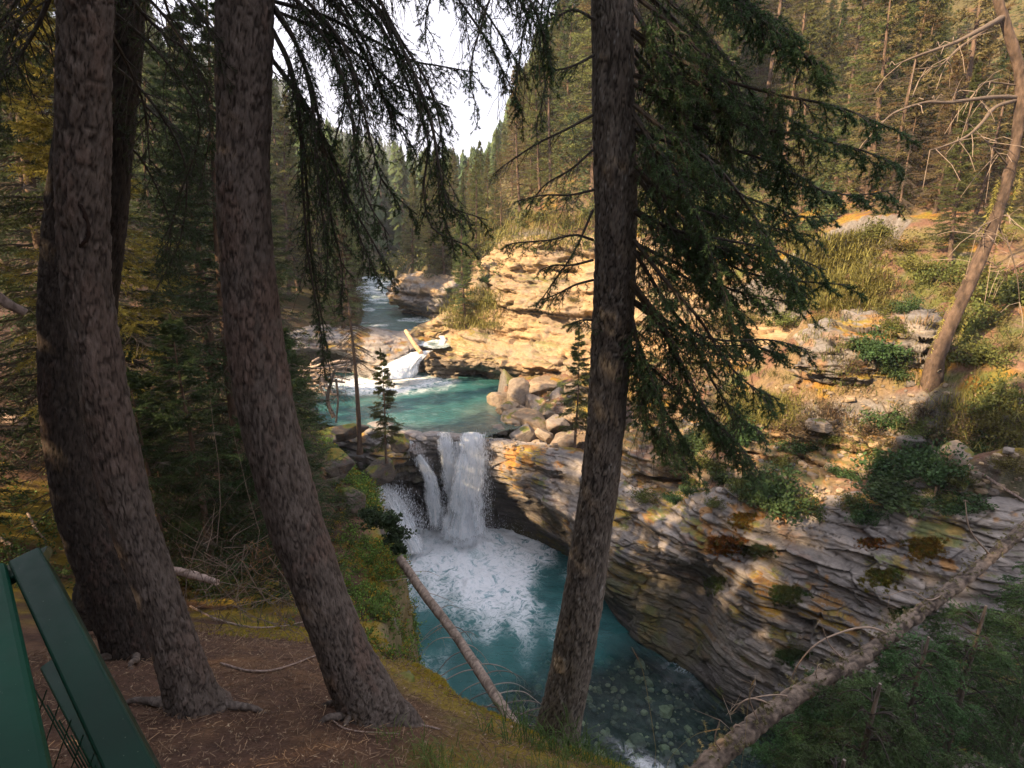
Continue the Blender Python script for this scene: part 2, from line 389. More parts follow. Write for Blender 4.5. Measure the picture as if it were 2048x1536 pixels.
# near cliff on the far side of the lower pool (rows run from the back of its top to under the water)
cols = [  # back, top edge, lip underside, middle, foot
 [(965,862,19.6),(968,885,18.55),(972,935,18.35),(968,975,18.9),(968,1010,19.3),(972,1062,19.5)],
 [(1040,868,19.6),(1020,892,18.1),(1020,955,17.7),(1015,985,18.5),(1030,1020,18.9),(1040,1078,18.9)],
 [(1130,880,18.9),(1085,900,17.6),(1075,985,17.0),(1075,1010,17.9),(1085,1050,18.2),(1095,1092,18.2)],
 [(1220,890,18.0),(1160,915,17.0),(1135,1020,16.0),(1130,1050,16.5),(1135,1085,17.0),(1150,1115,17.4)],
 [(1290,905,17.0),(1215,945,15.9),(1190,1050,14.9),(1170,1100,14.9),(1175,1150,15.2),(1190,1180,15.6)],
 [(1370,930,16.0),(1270,985,14.8),(1250,1080,13.9),(1235,1140,13.9),(1225,1190,13.9),(1232,1240,14.2)],
 [(1450,940,15.0),(1350,994,13.9),(1330,1089,13.0),(1310,1150,13.3),(1300,1230,13.2),(1290,1300,13.0)],
 [(1540,934,14.2),(1430,979,13.0),(1410,1093,12.1),(1400,1150,12.7),(1385,1250,12.6),(1375,1345,12.1)],
 [(1620,940,13.6),(1510,982,12.3),(1490,1110,11.5),(1460,1200,11.4),(1455,1290,11.3),(1440,1400,11.1)],
 [(1720,945,13.0),(1610,992,11.7),(1580,1120,10.9),(1570,1230,10.6),(1560,1330,10.5),(1540,1475,10.2)],
 [(1850,940,12.4),(1740,992,11.2),(1700,1120,10.4),(1690,1240,10.0),(1680,1360,9.8),(1650,1560,9.4)],
 [(2000,930,11.8),(1880,987,10.6),(1850,1130,9.7),(1840,1270,9.2),(1830,1400,9.0),(1800,1660,8.6)],
 [(2250,930,11.4),(2080,982,10.1),(2060,1130,9.2),(2060,1300,8.6),(2050,1450,8.3),(2000,1760,7.8)],
 [(2700,930,11.0),(2480,982,9.6),(2480,1130,8.8),(2480,1300,8.0),(2450,1500,7.6),(2400,1950,7.0)]]
rows = [[px(*c[r]) for c in cols] for r in range(6)]
for r in (0,):
    for i, p in enumerate(rows[0]): rows[0][i] = (p[0], p[1], p[2]-.35)
rows.append([(p[0]+.1, p[1]+.1, -1.2) for p in rows[-1]])
def nearcol(V, N, gro, u, v, d):
    c = rockcol(GREY*np.array((.80,.77,.74)), PALE*np.array((.84,.81,.77)), .25, .15, wet=0.)(V, N, gro, u, v, d)
    c = mixc(c, np.array((.36,.17,.03)), ss(fbm(V*1.9, 4, 44), .34, .46)*ss(V[:, 2], 2.2, 3.6)*.7); c = mixc(c, mixc(MOSSG, MOSS, ss(fbm(V*5, 3, 46), -.2, .2)), ss(fbm(V*1.3, 4, 45) + .25*N[:, 2], .40, .52)*.75)
    # shade of the recess put into the colour, dark with some olive
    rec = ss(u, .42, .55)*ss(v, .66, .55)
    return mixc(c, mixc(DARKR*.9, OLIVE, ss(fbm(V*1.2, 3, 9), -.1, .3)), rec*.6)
def neard(V, d):
    return d * (.45 + .55*ss(V[:, 2], 1., 4.)) * .85
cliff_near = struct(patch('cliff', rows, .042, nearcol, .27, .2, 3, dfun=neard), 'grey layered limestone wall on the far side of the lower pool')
# craggy slope above it
ur = [
 [(1180,862,18.05),(1190,880,17.50),(1200,905,16.96),(1215,930,16.30)],
 [(1260,850,17.37),(1270,885,16.54),(1285,930,15.76),(1300,975,15.00)],
 [(1360,830,16.40),(1375,879,15.59),(1385,934,14.78),(1390,994,14.00)],
 [(1460,800,15.31),(1475,865,14.56),(1480,924,13.97),(1480,993,13.05)],
 [(1560,785,14.45),(1575,852,13.75),(1580,915,13.25),(1570,984,12.40)],
 [(1650,785,13.85),(1665,852,13.35),(1670,915,12.75),(1660,992,11.90)],
 [(1740,790,13.35),(1755,852,12.85),(1760,915,12.35),(1750,996,11.50)],
 [(1830,800,12.75),(1845,857,12.45),(1850,915,11.95),(1830,996,11.10)],
 [(1920,815,11.95),(1930,867,11.85),(1940,920,11.45),(1920,994,10.70)],
 [(2030,830,11.15),(2040,877,11.15),(2050,925,10.85),(2030,994,10.30)],
 [(2200,850,10.35),(2210,892,10.35),(2220,935,10.35),(2200,994,9.80)]]
rows = [[px(*c[r]) for c in ur] for r in range(4)]
rows = [[(a, b, z+.12) for a, b, z in r] for r in rows]; rows[0] = [(a, b+.5, z-.45) for a, b, z in rows[0]]; rows[-1] = [(a, b, z-.3) for a, b, z in rows[-1]]
def scol(V, N, gro, u, v, d):
    n = fbm(V*.8, 4, 61); m = fbm(V*2.6, 4, 62); k = fbm(V*7, 3, 63)
    c = rockcol(GREY*.9, TAN*1.1, .2, .5)(V, N, gro, u, v, d)
    up = ss(N[:, 2] + .35*m, .42, .75)
    soil = mixc(mixc(TAN*.75, DIRT*1.5, ss(m, -.3, .2)), mixc(GRASSC*.7, np.array((.28,.15,.04)), ss(k, -.1, .3)), ss(n, -.1, .3))
    return mixc(c, soil, up*.9)
def sd_(V, d): return d*1.25 + .22*fbm(V*1.1, 3, 71)
struct(patch('cliff', rows, .055, scol, .34, .32, 41, dfun=sd_), 'steep rubbly slope of broken rock, soil and moss above the grey cliff')
# ledge the main waterfall pours over
lc = [
 [(560,838,22.3),(590,860,21.0),(600,900,20.3),(640,960,20.5),(650,1000,20.8)],
 [(640,826,21.6),(650,850,20.3),(665,905,19.5),(690,950,19.9),(700,1000,20.4)],
 [(700,832,21.0),(710,860,19.8),(715,915,18.9),(735,955,19.3),(740,990,20.3)],
 [(760,842,20.6),(765,868,19.3),(775,925,18.4),(775,958,18.6),(775,1010,20.0)],
 [(815,850,20.2),(820,872,19.1),(825,910,18.5),(820,965,18.6),(820,1050,19.4)],
 [(865,848,20.0),(865,868,18.9),(862,920,18.9),(862,1000,19.0),(865,1070,19.1)],
 [(915,850,19.8),(915,872,18.8),(915,930,18.95),(915,1000,19.0),(915,1080,19.0)],
 [(955,858,19.6),(960,880,18.7),(965,940,18.85),(965,1000,19.0),(965,1080,19.0)],
 [(1010,866,19.6),(1000,890,18.6),(1000,950,18.6),(1000,1000,19.1),(1000,1080,19.3)]]
rows = [[px(*c[r]) for c in lc] for r in range(5)]
rows[0] = [(a, b, min(z, 4.0)-(0.3 if i > 3 else 0)) for i, (a, b, z) in enumerate(rows[0])]
rows[-1] = [(a, b, min(z, .6)) for a, b, z in rows[-1]]
rows.append([(a, b, -1.2) for a, b, z in rows[-1]])
def lipcol(V, N, gro, u, v, d):
    c = rockcol(GREY*.75, PALE*.75, .2, .1)(V, N, gro, u, v, d)
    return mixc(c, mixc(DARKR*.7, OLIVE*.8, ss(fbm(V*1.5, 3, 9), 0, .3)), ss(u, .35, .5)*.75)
def lipd(V, d): return d*ss(V[:, 0], -2.2, -4.0) + d*.25
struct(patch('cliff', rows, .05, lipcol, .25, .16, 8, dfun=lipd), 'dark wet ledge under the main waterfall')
# sunlit yellow cliff right of the upper pool
yc = [
 [(800,690,30.5),(845,702,28.2),(850,712,27.4),(852,735,27.3),(856,755,27.0),(858,762,26.9)],
 [(860,650,31.0),(885,675,28.8),(880,705,27.5),(885,728,26.9),(888,745,26.9),(890,766,26.7)],
 [(905,600,31.0),(930,655,28.0),(930,690,26.8),(935,722,26.0),(935,745,27.4),(935,768,26.6)],
 [(960,520,31.0),(975,640,27.2),(985,680,26.2),(990,728,25.2),(985,752,27.2),(985,776,26.6)],
 [(1000,470,29.5),(1000,620,26.6),(1030,675,25.6),(1040,735,24.3),(1030,760,27.0),(1030,786,26.2)],
 [(1050,435,28.5),(1060,600,25.6),(1085,670,24.9),(1100,740,23.5),(1085,766,26.6),(1080,800,25.4)],
 [(1130,420,27.5),(1130,590,24.6),(1150,660,24.0),(1160,742,22.8),(1150,772,25.2),(1150,810,24.4)],
 [(1220,420,26.5),(1220,560,24.0),(1230,640,23.2),(1240,730,22.1),(1235,765,22.9),(1230,810,22.8)],
 [(1310,440,26.0),(1320,550,23.4),(1330,640,22.4),(1340,720,21.2),(1340,760,21.8),(1330,800,21.7)],
 [(1420,470,25.5),(1430,600,22.4),(1430,660,21.4),(1440,715,20.3),(1440,755,20.8),(1440,790,20.7)],
 [(1540,520,24.5),(1550,620,21.4),(1550,670,20.3),(1550,715,19.2),(1550,750,19.6),(1550,780,19.5)],
 [(1660,560,23.5),(1660,640,20.4),(1660,680,19.0),(1660,715,18.2),(1660,745,18.4),(1660,775,18.3)]]
rows = []
for r in range(6): rows.append([px(*c[r]) for c in yc])
# tower above the grassy step: extra rows between back and step
tw = [(790,672,30.2),(872,640,29.8),(915,615,29.0),(975,575,28.6),(990,520,28.2),(1020,495,27.4),(1100,480,26.6),(1200,480,26.0),(1310,500,25.4),(1430,540,24.2),(1550,580,22.8),(1660,610,22.0)]
tb = [(800,685,29.2),(880,662,29.0),(925,640,28.2),(980,625,27.8),(992,600,27.2),(1035,560,26.6),(1115,550,25.8),(1210,530,25.0),(1315,530,24.4),(1430,575,23.2),(1550,600,22.1),(1660,625,21.2)]
back = [(p[0], p[1]+1.5, p[2]-.5) for p in rows[0]]
rows = [back, [px(*q) for q in tw], [px(*q) for q in tb]] + rows[1:]
rows.append([(a, b+.2, 3.3) for a, b, z in rows[-1]])
def ycol(V, N, gro, u, v, d):
    c = rockcol(PALE*np.array((.64,.54,.43)), WARM*.74, .15, .8)(V, N, gro, u, v, d)
    pk = fbm(V*np.array((.7, .7, 2.)), 3, 99)
    c = mixc(c, np.array((.42,.27,.14)), ss(pk, -.1, .35)*.5)
    g = ss(N[:, 2], .6, .92)
    c = mixc(c, mixc(GRASSC, TAN*1.3, ss(pk, -.3, .1)), g*.6)
    bd = fbm(V*np.array((.35, .35, 5.5)), 4, 98); c = mixc(c, WARM*.55, ss(bd, .12, .35)*.5)
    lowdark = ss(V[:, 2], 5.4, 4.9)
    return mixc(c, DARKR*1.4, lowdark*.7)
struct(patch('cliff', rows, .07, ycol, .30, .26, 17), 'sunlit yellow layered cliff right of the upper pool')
# grey slab on the left bank with the dark hollow below it
sc_ = [
 [(540,640,32),(540,662,28.6),(540,700,27.6),(540,706,28.8),(540,728,29.2)],
 [(600,640,32),(600,662,28.0),(600,698,27.0),(602,704,28.6),(605,726,29.0)],
 [(660,645,32),(660,662,27.8),(660,702,26.8),(662,708,28.6),(665,728,29.0)],
 [(720,650,31),(715,666,27.8),(715,712,26.6),(718,719,27.2),(722,742,27.2)],
 [(770,655,30.5),(765,676,27.6),(762,722,26.4),(765,735,26.4),(765,752,26.6)],
 [(820,664,29.8),(805,684,27.8),(790,712,26.7),(790,728,26.7),(790,748,26.8)],
 [(860,672,29.4),(850,684,28.0),(835,698,27.4),(830,704,27.6),(828,712,27.7)],
 [(895,678,29.2),(878,688,28.2),(868,696,27.9),(865,700,28.0),(862,706,28.1)]]
rows = [[px(*c[r]) for c in sc_] for r in range(5)]
rows.append([(a, b+.3, min(z, 4.6)-1) for a, b, z in rows[-1]])
struct(patch('cliff', rows, .075, rockcol(GREY*.8, PALE*.8, .2, .5), .22, .15, 23), 'low grey rock slab over a dark hollow on the left bank')
# far rock by the upper stream
fr_ = [
 [(770,585,40),(785,598,37.4),(787,606,36.6),(800,618,37),(800,626,37.2)],
 [(800,555,40),(810,570,37),(812,600,35.8),(815,618,36.3),(818,630,36.4)],
 [(850,538,40),(850,556,36.5),(850,600,35),(855,628,35.2),(855,640,35.4)],
 [(900,530,39),(895,560,35.5),(900,610,34),(905,638,34.2),(905,650,34.4)],
 [(950,530,38),(945,565,34.5),(950,610,33),(950,640,33.2),(950,655,33.2)],
 [(1010,520,37),(1000,560,33.5),(1000,610,32),(1000,640,32.0),(1000,660,32)]]
rows = [[px(*c[r]) for c in fr_] for r in range(5)]
rows.append([(a, b+.3, z-1) for a, b, z in rows[-1]])
struct(patch('cliff', rows, .09, rockcol(GREY*.9, WARM*.8, .15, .7), .28, .3, 29), 'far rounded grey and tan rock beside the upper stream')
# blocky ledge beside the leaning dead trunk, hollow underneath
lg_ = [
 [(1590,700,15.10),(1590,714,14.30),(1592,745,14.10),(1594,749,14.80),(1596,775,14.50)],
 [(1650,655,15.50),(1650,682,14.20),(1652,756,13.70),(1656,761,15.20),(1660,792,14.30)],
 [(1710,625,15.70),(1712,655,14.10),(1720,764,13.35),(1724,769,15.20),(1728,802,13.90)],
 [(1770,608,15.70),(1772,636,14.00),(1775,767,13.10),(1778,772,15.00),(1780,806,13.60)],
 [(1820,606,15.50),(1822,632,13.70),(1820,770,12.85),(1822,775,14.50),(1824,806,13.30)],
 [(1855,630,15.10),(1855,655,13.30),(1850,775,12.70),(1852,779,13.50),(1854,800,13.10)],
 [(1890,700,14.20),(1880,712,12.90),(1878,760,12.60),(1879,765,13.10),(1884,792,12.80)]]
rows = [[px(*c[r]) for c in lg_] for r in range(5)]
def ledc(V, N, gro, u, v, d):
    c = rockcol(GREY*.62, PALE*.55, .45, .5)(V, N, gro, u, v, d); k = fbm(V*1.3, 3, 88)
    return mixc(c, np.array((.26,.13,.035)), ss(k, .15, .4)*.6*ss(v, .75, .3))
struct(patch('cliff', rows, .05, ledc, .30, .34, 53), 'blocky dark ledge over a black hollow below the leaning dead trunk')
# ------------------------------------------------------------------ boulders and blocks
def rockmesh(seed, size=(1, .8, .6), planes=9, n=40, moss=.2, base=GREY, cj=.2, blocky=0.):
    r_ = np.random.default_rng(seed)
    th = np.linspace(0, math.pi, n); ph = np.linspace(0, 2*math.pi, 2*n, endpoint=False)
    D = np.stack([np.sin(th)[:, None]*np.cos(ph), np.sin(th)[:, None]*np.sin(ph), np.cos(th)[:, None]+0*ph], -1).reshape(-1, 3)
    Nn = r_.normal(size=(planes, 3)); Nn /= np.linalg.norm(Nn, axis=1)[:, None]
    cst = r_.uniform(.62, 1, planes)
    if blocky:
        a = r_.normal(size=(3, 3))*.18 + np.eye(3); a /= np.linalg.norm(a, axis=1)[:, None]
        Nn = np.vstack([Nn, a, -a]); cst = np.concatenate([cst, np.full(6, .66)])
    r = np.full(len(D), 1.05)
    for k in range(len(Nn)):
        q = D @ Nn[k]; r = np.where(q > .05, np.minimum(r, cst[k]/np.maximum(q, .05)), r)
    V = D*r[:, None]
    V += D*(.05*fbm(V*2.5+seed, 4, 5) + .015*fbm(V*9+seed, 3, 6))[:, None]
    V *= np.array(size)/2
    a = fbm(V*3+seed, 3, 8); e = fbm(V*9+seed, 3, 9)
    c = mixc(base*.8, base*1.15, ss(a, -.3, .3)); c = mixc(c, RUST, ss(e, .2, .6)*.35)
    c = mixc(c, mixc(MOSS*.8, MOSSG, ss(e, -.3, .3)), ss(D[:, 2] + 1.3*a + .3*e, 1.15-moss, 1.45-moss)*.9)
    return V, grid_faces(n, 2*n, True), c
def boulder(p, size, rot=(0, 0, 0), seed=0, label='', group=None, name='boulder', cat='boulder', **kw):
    V, F, c = rockmesh(seed, size, **kw)
    o = mk(name, V, F, M_ROCK, col=c); o.location = p; o.rotation_euler = rot
    tag(o, label, cat, group); return o
# ------------------------------------------------------------------ water
def water_mat():
    m = NT('glacial_water')
    at_ = m.n('VertexColor', layer_name='Col').outputs[0]
    sp = m.n('SeparateColor', {0: at_}).outputs
    foam, clear, dk = sp[0], sp[1], sp[2]
    p = m.pos()
    wv = m.n('TexNoise', {'Vector': p, 'Scale': 1.1, 'Detail': 3}).outputs[1]
    pd = m.n('VectorMath', {0: p, 1: m.n('VectorMath', {0: wv, 1: (.9, .9, .9)}, operation='MULTIPLY').outputs[0]}, operation='ADD').outputs[0]
    n1 = m.noise(pd, 2.6, 9, .72, .6)
    fil = m.math('SUBTRACT', 1., m.math('MULTIPLY', m.math('ABSOLUTE', m.math('SUBTRACT', n1, .5)), 7.), True)
    n2 = m.noise(pd, 1.1, 6, .6)
    lace = m.math('ADD', m.math('MULTIPLY', fil, .55), m.math('MULTIPLY', n2, .75))
    f = m.math('ADD', m.math('MULTIPLY', foam, 1.5), m.math('SUBTRACT', lace, .98))
    f = m.n('MapRange', {0: f, 1: 0., 2: 1.0, 3: 0., 4: .97}, interpolation_type='SMOOTHSTEP').outputs[0]
    rip = m.n('TexNoise', {'Vector': m.n('Mapping', {'Vector': pd, 'Scale': (2.2, 6., 1.)}).outputs[0], 'Scale': 2.2, 'Detail': 5, 'Roughness': .6}).outputs[0]
    bmp = m.n('Bump', {'Strength': .55, 'Distance': .12, 'Height': rip}).outputs[0]
    deep = m.n('MixRGB', {0: m.rng(m.noise(pd, .9, 4), .3, .7, 0, 1), 1: (.008, .058, .060, 1), 2: (.028, .125, .120, 1)}).outputs[0]
    deep = m.n('MixRGB', {0: m.math('MULTIPLY', foam, 1.1, True), 1: deep, 2: (.12, .28, .29, 1)}).outputs[0]
    deep = m.n('MixRGB', {0: dk, 1: deep, 2: (.10, .15, .13, 1)}).outputs[0]
    dif = m.n('BsdfDiffuse', {'Color': deep}).outputs[0]
    tr = m.n('BsdfTransparent', {'Color': (.55, .72, .70, 1)}).outputs[0]
    body = m.n('MixShader', {0: m.math('MULTIPLY', clear, .93), 1: dif, 2: tr}).outputs[0]
    gl = m.n('BsdfGlossy', {'Color': (1, 1, 1, 1), 'Roughness': .12, 'Normal': bmp}).outputs[0]
    fr = m.n('Fresnel', {'IOR': 1.33, 'Normal': bmp}).outputs[0]
    surf = m.n('MixShader', {0: fr, 1: body, 2: gl}).outputs[0]
    fm = m.n('BsdfPrincipled', {'Base Color': m.n('MixRGB', {0: m.rng(m.math('ADD', n1, m.math('MULTIPLY', fil, .35)), .42, .78, 0, 1), 1: (.30, .45, .50, 1), 2: (.86, .90, .93, 1)}).outputs[0], 'Roughness': .8, 'Specular IOR Level': .2, 'Normal': m.n('Bump', {'Strength': .8, 'Distance': .1, 'Height': n1}).outputs[0]}).outputs[0]
    return m.out(m.n('MixShader', {0: f, 1: surf, 2: fm}).outputs[0])
def fall_mat():
    m = NT('falling_water')
    a = m.n('Attribute', attribute_name='flow').outputs['Vector']
    d = m.n('SeparateColor', {0: m.n('VertexColor', layer_name='Col').outputs[0]}).outputs[0]
    q = m.n('Mapping', {'Vector': a, 'Scale': (7.5, .8, 1)}).outputs[0]
    n1 = m.noise(q, 2.2, 8, .75, .5)
    q2 = m.n('Mapping', {'Vector': a, 'Scale': (14., 5., 1)}).outputs[0]
    n2 = m.noise(q2, 2.5, 6, .8, .3)
    s = m.math('ADD', m.math('MULTIPLY', n1, 1.1), m.math('MULTIPLY', n2, .9))
    al = m.n('MapRange', {0: m.math('ADD', s, m.math('MULTIPLY', m.math('SUBTRACT', d, .5), 1.5)), 1: .78, 2: 1.3, 3: 0., 4: 1.}, interpolation_type='SMOOTHSTEP').outputs[0]
    col = m.n('MixRGB', {0: m.rng(s, .82, 1.12, 0, 1), 1: (.52, .62, .68, 1), 2: (.98, .99, 1, 1)}).outputs[0]
    bs = m.n('BsdfPrincipled', {'Base Color': col, 'Roughness': .55, 'Specular IOR Level': .3, 'Normal': m.n('Bump', {'Strength': .6, 'Distance': .06, 'Height': s}).outputs[0]}).outputs[0]
    tl = m.n('BsdfTranslucent', {'Color': col}).outputs[0]
    b2 = m.n('MixShader', {0: .18, 1: bs, 2: tl}).outputs[0]
    return m.out(m.n('MixShader', {0: al, 1: m.n('BsdfTransparent').outputs[0], 2: b2}).outputs[0])
M_WATER = water_mat(); M_FALL = fall_mat()
def water_sheet(name, x0, x1, y0, y1, step, zf, af, keep=None, label=None):
    x = np.arange(x0, x1, step); y = np.arange(y0, y1, step); X, Y = np.meshgrid(x, y, indexing='ij')
    P = np.stack([X.ravel(), Y.ravel(), 0*X.ravel()], 1); a = af(P); P[:, 2] = zf(P, a)
    F = grid_faces(len(x), len(y))[:, ::-1]
    if keep is not None:
        k = keep(P); F = F[k[F].all(1)]
    o = mk(name, P, F, M_WATER, col=a)
    return struct(o, label)
def lower_a(P):
    x, y = P[:, 0], P[:, 1]
    r = np.hypot((x+1.35)*.95, (y-18.3)*.8)
    r = np.minimum(r, np.hypot((x+3.6), (y-18.5)*.8)+.5)
    st = fbm(P*np.array((.9, .5, 1)), 3, 4)
    f = np.clip(1.05 - r/4.0 + .24*st, 0, .88)
    f = f*ss(x + (y-12)*.25, 4.0, 1.5) + .30*ss(y, 7, 12)*ss(st, -.3, .4)
    dx = poly_sd(x, y, [(-.6,11.2),(1.6,12.6),(3.4,13.4),(5,12.6),(7,10.5),(10,8),(10,3),(3,3),(0,5),(-1.0,8.5)])
    cl = ss(dx + .7*fbm(P*.8, 3, 6), .8, -1.0)
    f = f*(1-.45*cl)
    riv = np.exp(-((x-2.2-(10.2-y)*.9)/.35)**2)*ss(y, 11, 9)*.5
    return np.stack([np.clip(f + riv*cl, 0, 1), cl, 0*x], 1)
def lower_z(P, a):
    r = np.hypot(P[:, 0]+1.35, P[:, 1]-18.3)
    return .05*fbm(P*np.array((1.5, 2.2, 1)), 4, 2) + a[:, 0]*(.13*fbm(P*np.array((2.2, 2.2, 1)), 4, 3) + .05*fbm(P*9, 3, 9)) + .4*np.exp(-(r/1.1)**2)*(1+.5*fbm(P*4, 3, 6))
water_sheet('water', -8, 15, -1, 20.6, .04, lower_z, lower_a, label='turquoise lower pool churned white below the fall')
def upper_a(P):
    x, y = P[:, 0], P[:, 1]
    r = np.hypot((x+6.0)*.75, (y-25.9)*1.25)
    f = np.clip(1.25 - r/2.3 + .25*fbm(P, 3, 5), 0, 1)
    f = np.maximum(f, .75*np.exp(-((y-26.3+.15*(x+7))/.5)**2)*ss(x, -3.6, -5)*ss(x, -11, -9))
    lip = ss(y, 19.6, 18.8)*ss(x, -3.2, -2.6)*ss(x, -.5, -.9)
    rock = ss(np.hypot((x+.3)*.9, (y-20.5)*.6), 2.1, .9)
    f = f + .32*lip*ss(fbm(P*np.array((6, 1, 1)), 3, 7), -.1, .5) + .10
    return np.stack([np.clip(f, 0, 1), .25*rock + .35*ss(y, 20.4, 19.2), .75*np.maximum(rock, ss(y, 20.6, 19.))], 1)
def upper_z(P, a): return 4.1 + .03*fbm(P*np.array((1.2, 3, 1)), 4, 2) - .12*ss(P[:, 1], 19.4, 18.7) - .10*ss(np.hypot(P[:, 0]+1.6, P[:, 1]-18.9), 1.2, .2)
water_sheet('water', -12, 1.5, 18.55, 29, .06, upper_z, upper_a, keep=lambda P: (P[:, 1] > 18.62 + .22*np.abs(P[:, 0]+1.5)*(P[:, 0] < -1.5)) & (P[:, 1] > 18.55 + 1.1*(P[:, 0]+.55)) & (P[:, 1] > 19.4 + .5*(P[:, 0]-.2)), label='calm green upper pool')
def st_a(P):
    x, y = P[:, 0], P[:, 1]
    f = .34*ss(fbm(P*np.array((.9, 1.4, 1)), 4, 8), -.1, .5) + .35*np.exp(-(np.hypot(x+3.4, (y-28)*.5)/.7)**2) + .25*ss(y, 42, 46)
    return np.stack([np.clip(f+.1, 0, 1), .1+0*x, .55*ss(y, 40, 34)], 1)
def st_z(P, a): return 5.62 + .03*np.maximum(P[:, 1]-27, 0) + .05*fbm(P*1.6, 4, 2)
water_sheet('water', -19, -1, 26.4, 62, .1, st_z, st_a, keep=lambda P: (poly_sd(P[:, 0], P[:, 1], STREAM) < .45*ss(P[:, 1], 26.5, 29)) & (P[:, 1] > 26.7 + .9*np.maximum(0, -3.9-P[:, 0])) & (P[:, 1] > 26.7 + .9*np.maximum(0, P[:, 0]+3.4)), label='pale shallow rapids of the upper stream')
# ---- falls: sheets hanging in the air between their lip and the pool
FALLV = []
def sheet(rows, dens, step=.045, off=0., seed=0, rough=.07):
    Rw = np.array([[px(*q) for q in r] for r in rows])
    Lu = np.linalg.norm(np.diff(Rw, axis=0), axis=2).sum(0).mean(); Lv = np.linalg.norm(np.diff(Rw, axis=1), axis=2).sum(1).mean()
    nu, nv = max(8, int(Lu/step)), max(8, int(Lv/step))
    S = crspline(Rw, nu); S = np.swapaxes(crspline(np.swapaxes(S, 0, 1), nv), 0, 1); V = S.reshape(-1, 3)
    v = np.repeat(np.linspace(0, 1, nu), nv); u = np.tile(np.linspace(0, 1, nv), nu)
    fl = np.stack([u*Lv + seed*3.1, v*Lu, 0*u + seed], 1)
    n = fbm(fl*np.array((4, .9, 1)), 4, seed) + .5*fbm(fl*np.array((9, 4, 1)), 3, seed+1)
    V[:, 1] -= off + rough*n*(.3+v); V[:, 0] += .05*fbm(fl*np.array((2, 1.5, 1)), 3, seed+2)
    D = dens(u, v); D = D*ss(v, 1.02, .84) - .25*ss(v, 1.02, .84)*0; D = D*ss(np.minimum(u, 1-u) + .16*fbm(fl*np.array((2, 2.2, 1)), 4, seed+5), .0, .42)
    return V, grid_faces(nu, nv), D, fl
def waterfall(sheets, label):
    V = []; F = []; D = []; FL = []; n = 0
    for s in sheets:
        V.append(s[0]); F.append(s[1]+n); D.append(s[2]); FL.append(s[3]); n += len(s[0])
    V = np.concatenate(V); D = np.concatenate(D); FL = np.concatenate(FL)
    o = mk('waterfall', V, np.concatenate(F), M_FALL, col=np.stack([D, D, D], 1))
    a = o.data.attributes.new('flow', 'FLOAT_VECTOR', 'POINT'); a.data.foreach_set('vector', FL.astype(np.float32).ravel())
    return struct(o, label)
main = [[(908,868,18.75),(945,864,18.7),(980,868,18.7)],[(906,905,18.45),(945,900,18.4),(982,905,18.45)],[(892,960,18.25),(938,960,18.1),(984,960,18.3)],[(880,1020,18.2),(932,1025,17.95),(986,1020,18.2)],[(866,1085,18.1),(930,1092,17.6),(994,1078,18.1)]]
left = [[(860,866,18.95),(888,864,18.9),(922,866,18.85)],[(866,900,18.75),(893,900,18.65),(926,905,18.6)],[(874,955,18.55),(903,955,18.45),(935,955,18.4)],[(888,1010,18.45),(906,1015,18.3),(935,1015,18.3)],[(880,1080,18.3),(905,1085,18.1),(935,1080,18.1)]]
arc = [[(806,882,18.9),(822,880,18.9),(838,888,18.9)],[(820,915,18.7),(838,910,18.6),(858,920,18.7)],[(836,955,18.6),(860,950,18.5),(884,962,18.6)],[(840,1005,18.5),(868,1000,18.4),(898,1010,18.5)],[(836,1070,18.4),(872,1075,18.3),(910,1075,18.4)]]
veil = [[(725,960,18.6),(765,966,18.6),(800,970,18.7)],[(735,985,18.3),(778,990,18.3),(815,985,18.5)],[(752,1020,18.1),(795,1025,18.0),(830,1015,18.3)],[(775,1060,17.9),(815,1065,17.7),(850,1055,18.1)],[(790,1110,17.6),(835,1115,17.4),(880,1100,17.8)]]
full = lambda u, v: .85 + .15*ss(v, .1, .6) + 0*u
thin = lambda u, v: .50 + .35*v + 0*u
mid = lambda u, v: .60 + .3*v
body = [[(872,872,19.0),(930,868,18.95),(978,872,18.85)],[(886,930,18.7),(935,925,18.6),(980,930,18.6)],[(884,975,18.5),(930,975,18.35),(980,985,18.45)],[(870,1030,18.35),(925,1035,18.15),(985,1035,18.3)],[(858,1090,18.2),(920,1098,17.9),(992,1085,18.1)]]
bd_ = lambda u, v: .62 + .35*v
waterfall([sheet(main, full, off=o, seed=i, rough=.12) for i, o in enumerate((0, .12, .24))] + [sheet(body, bd_, off=o, seed=17+i, rough=.14) for i, o in enumerate((0, .15))] + [sheet(left, mid, off=o, seed=5+i) for i, o in enumerate((0, .1))]
          + [sheet(arc, mid, off=o, seed=9+i) for i, o in enumerate((0, .09))] + [sheet(veil, thin, off=o, seed=13+i, rough=.1) for i, o in enumerate((0, .12, .25))], 'main white waterfall dropping into the lower pool')
up = [[(805,706,26.6),(845,702,26.9),(880,698,27.4)],[(770,722,26.1),(822,716,26.1),(866,708,26.9)],[(725,742,25.9),(808,736,25.5),(856,728,26.4)],[(690,762,25.7),(800,762,25.0),(852,756,25.9)]]
waterfall([sheet(up, lambda u, v: .85+.15*v, off=o, seed=21+i, rough=.12) for i, o in enumerate((0, .1))], 'small white cascade entering the upper pool')
up2 = [[(874,672,28.8),(884,671,28.8),(893,672,28.8)],[(876,684,28.1),(886,683,28.0),(896,684,28.2)],[(868,700,27.2),(878,701,27.2),(890,697,27.6)]]
waterfall([sheet(up2, lambda u, v: .8+0*u, off=0, seed=31, rough=.06)], 'narrow white chute above the small cascade')
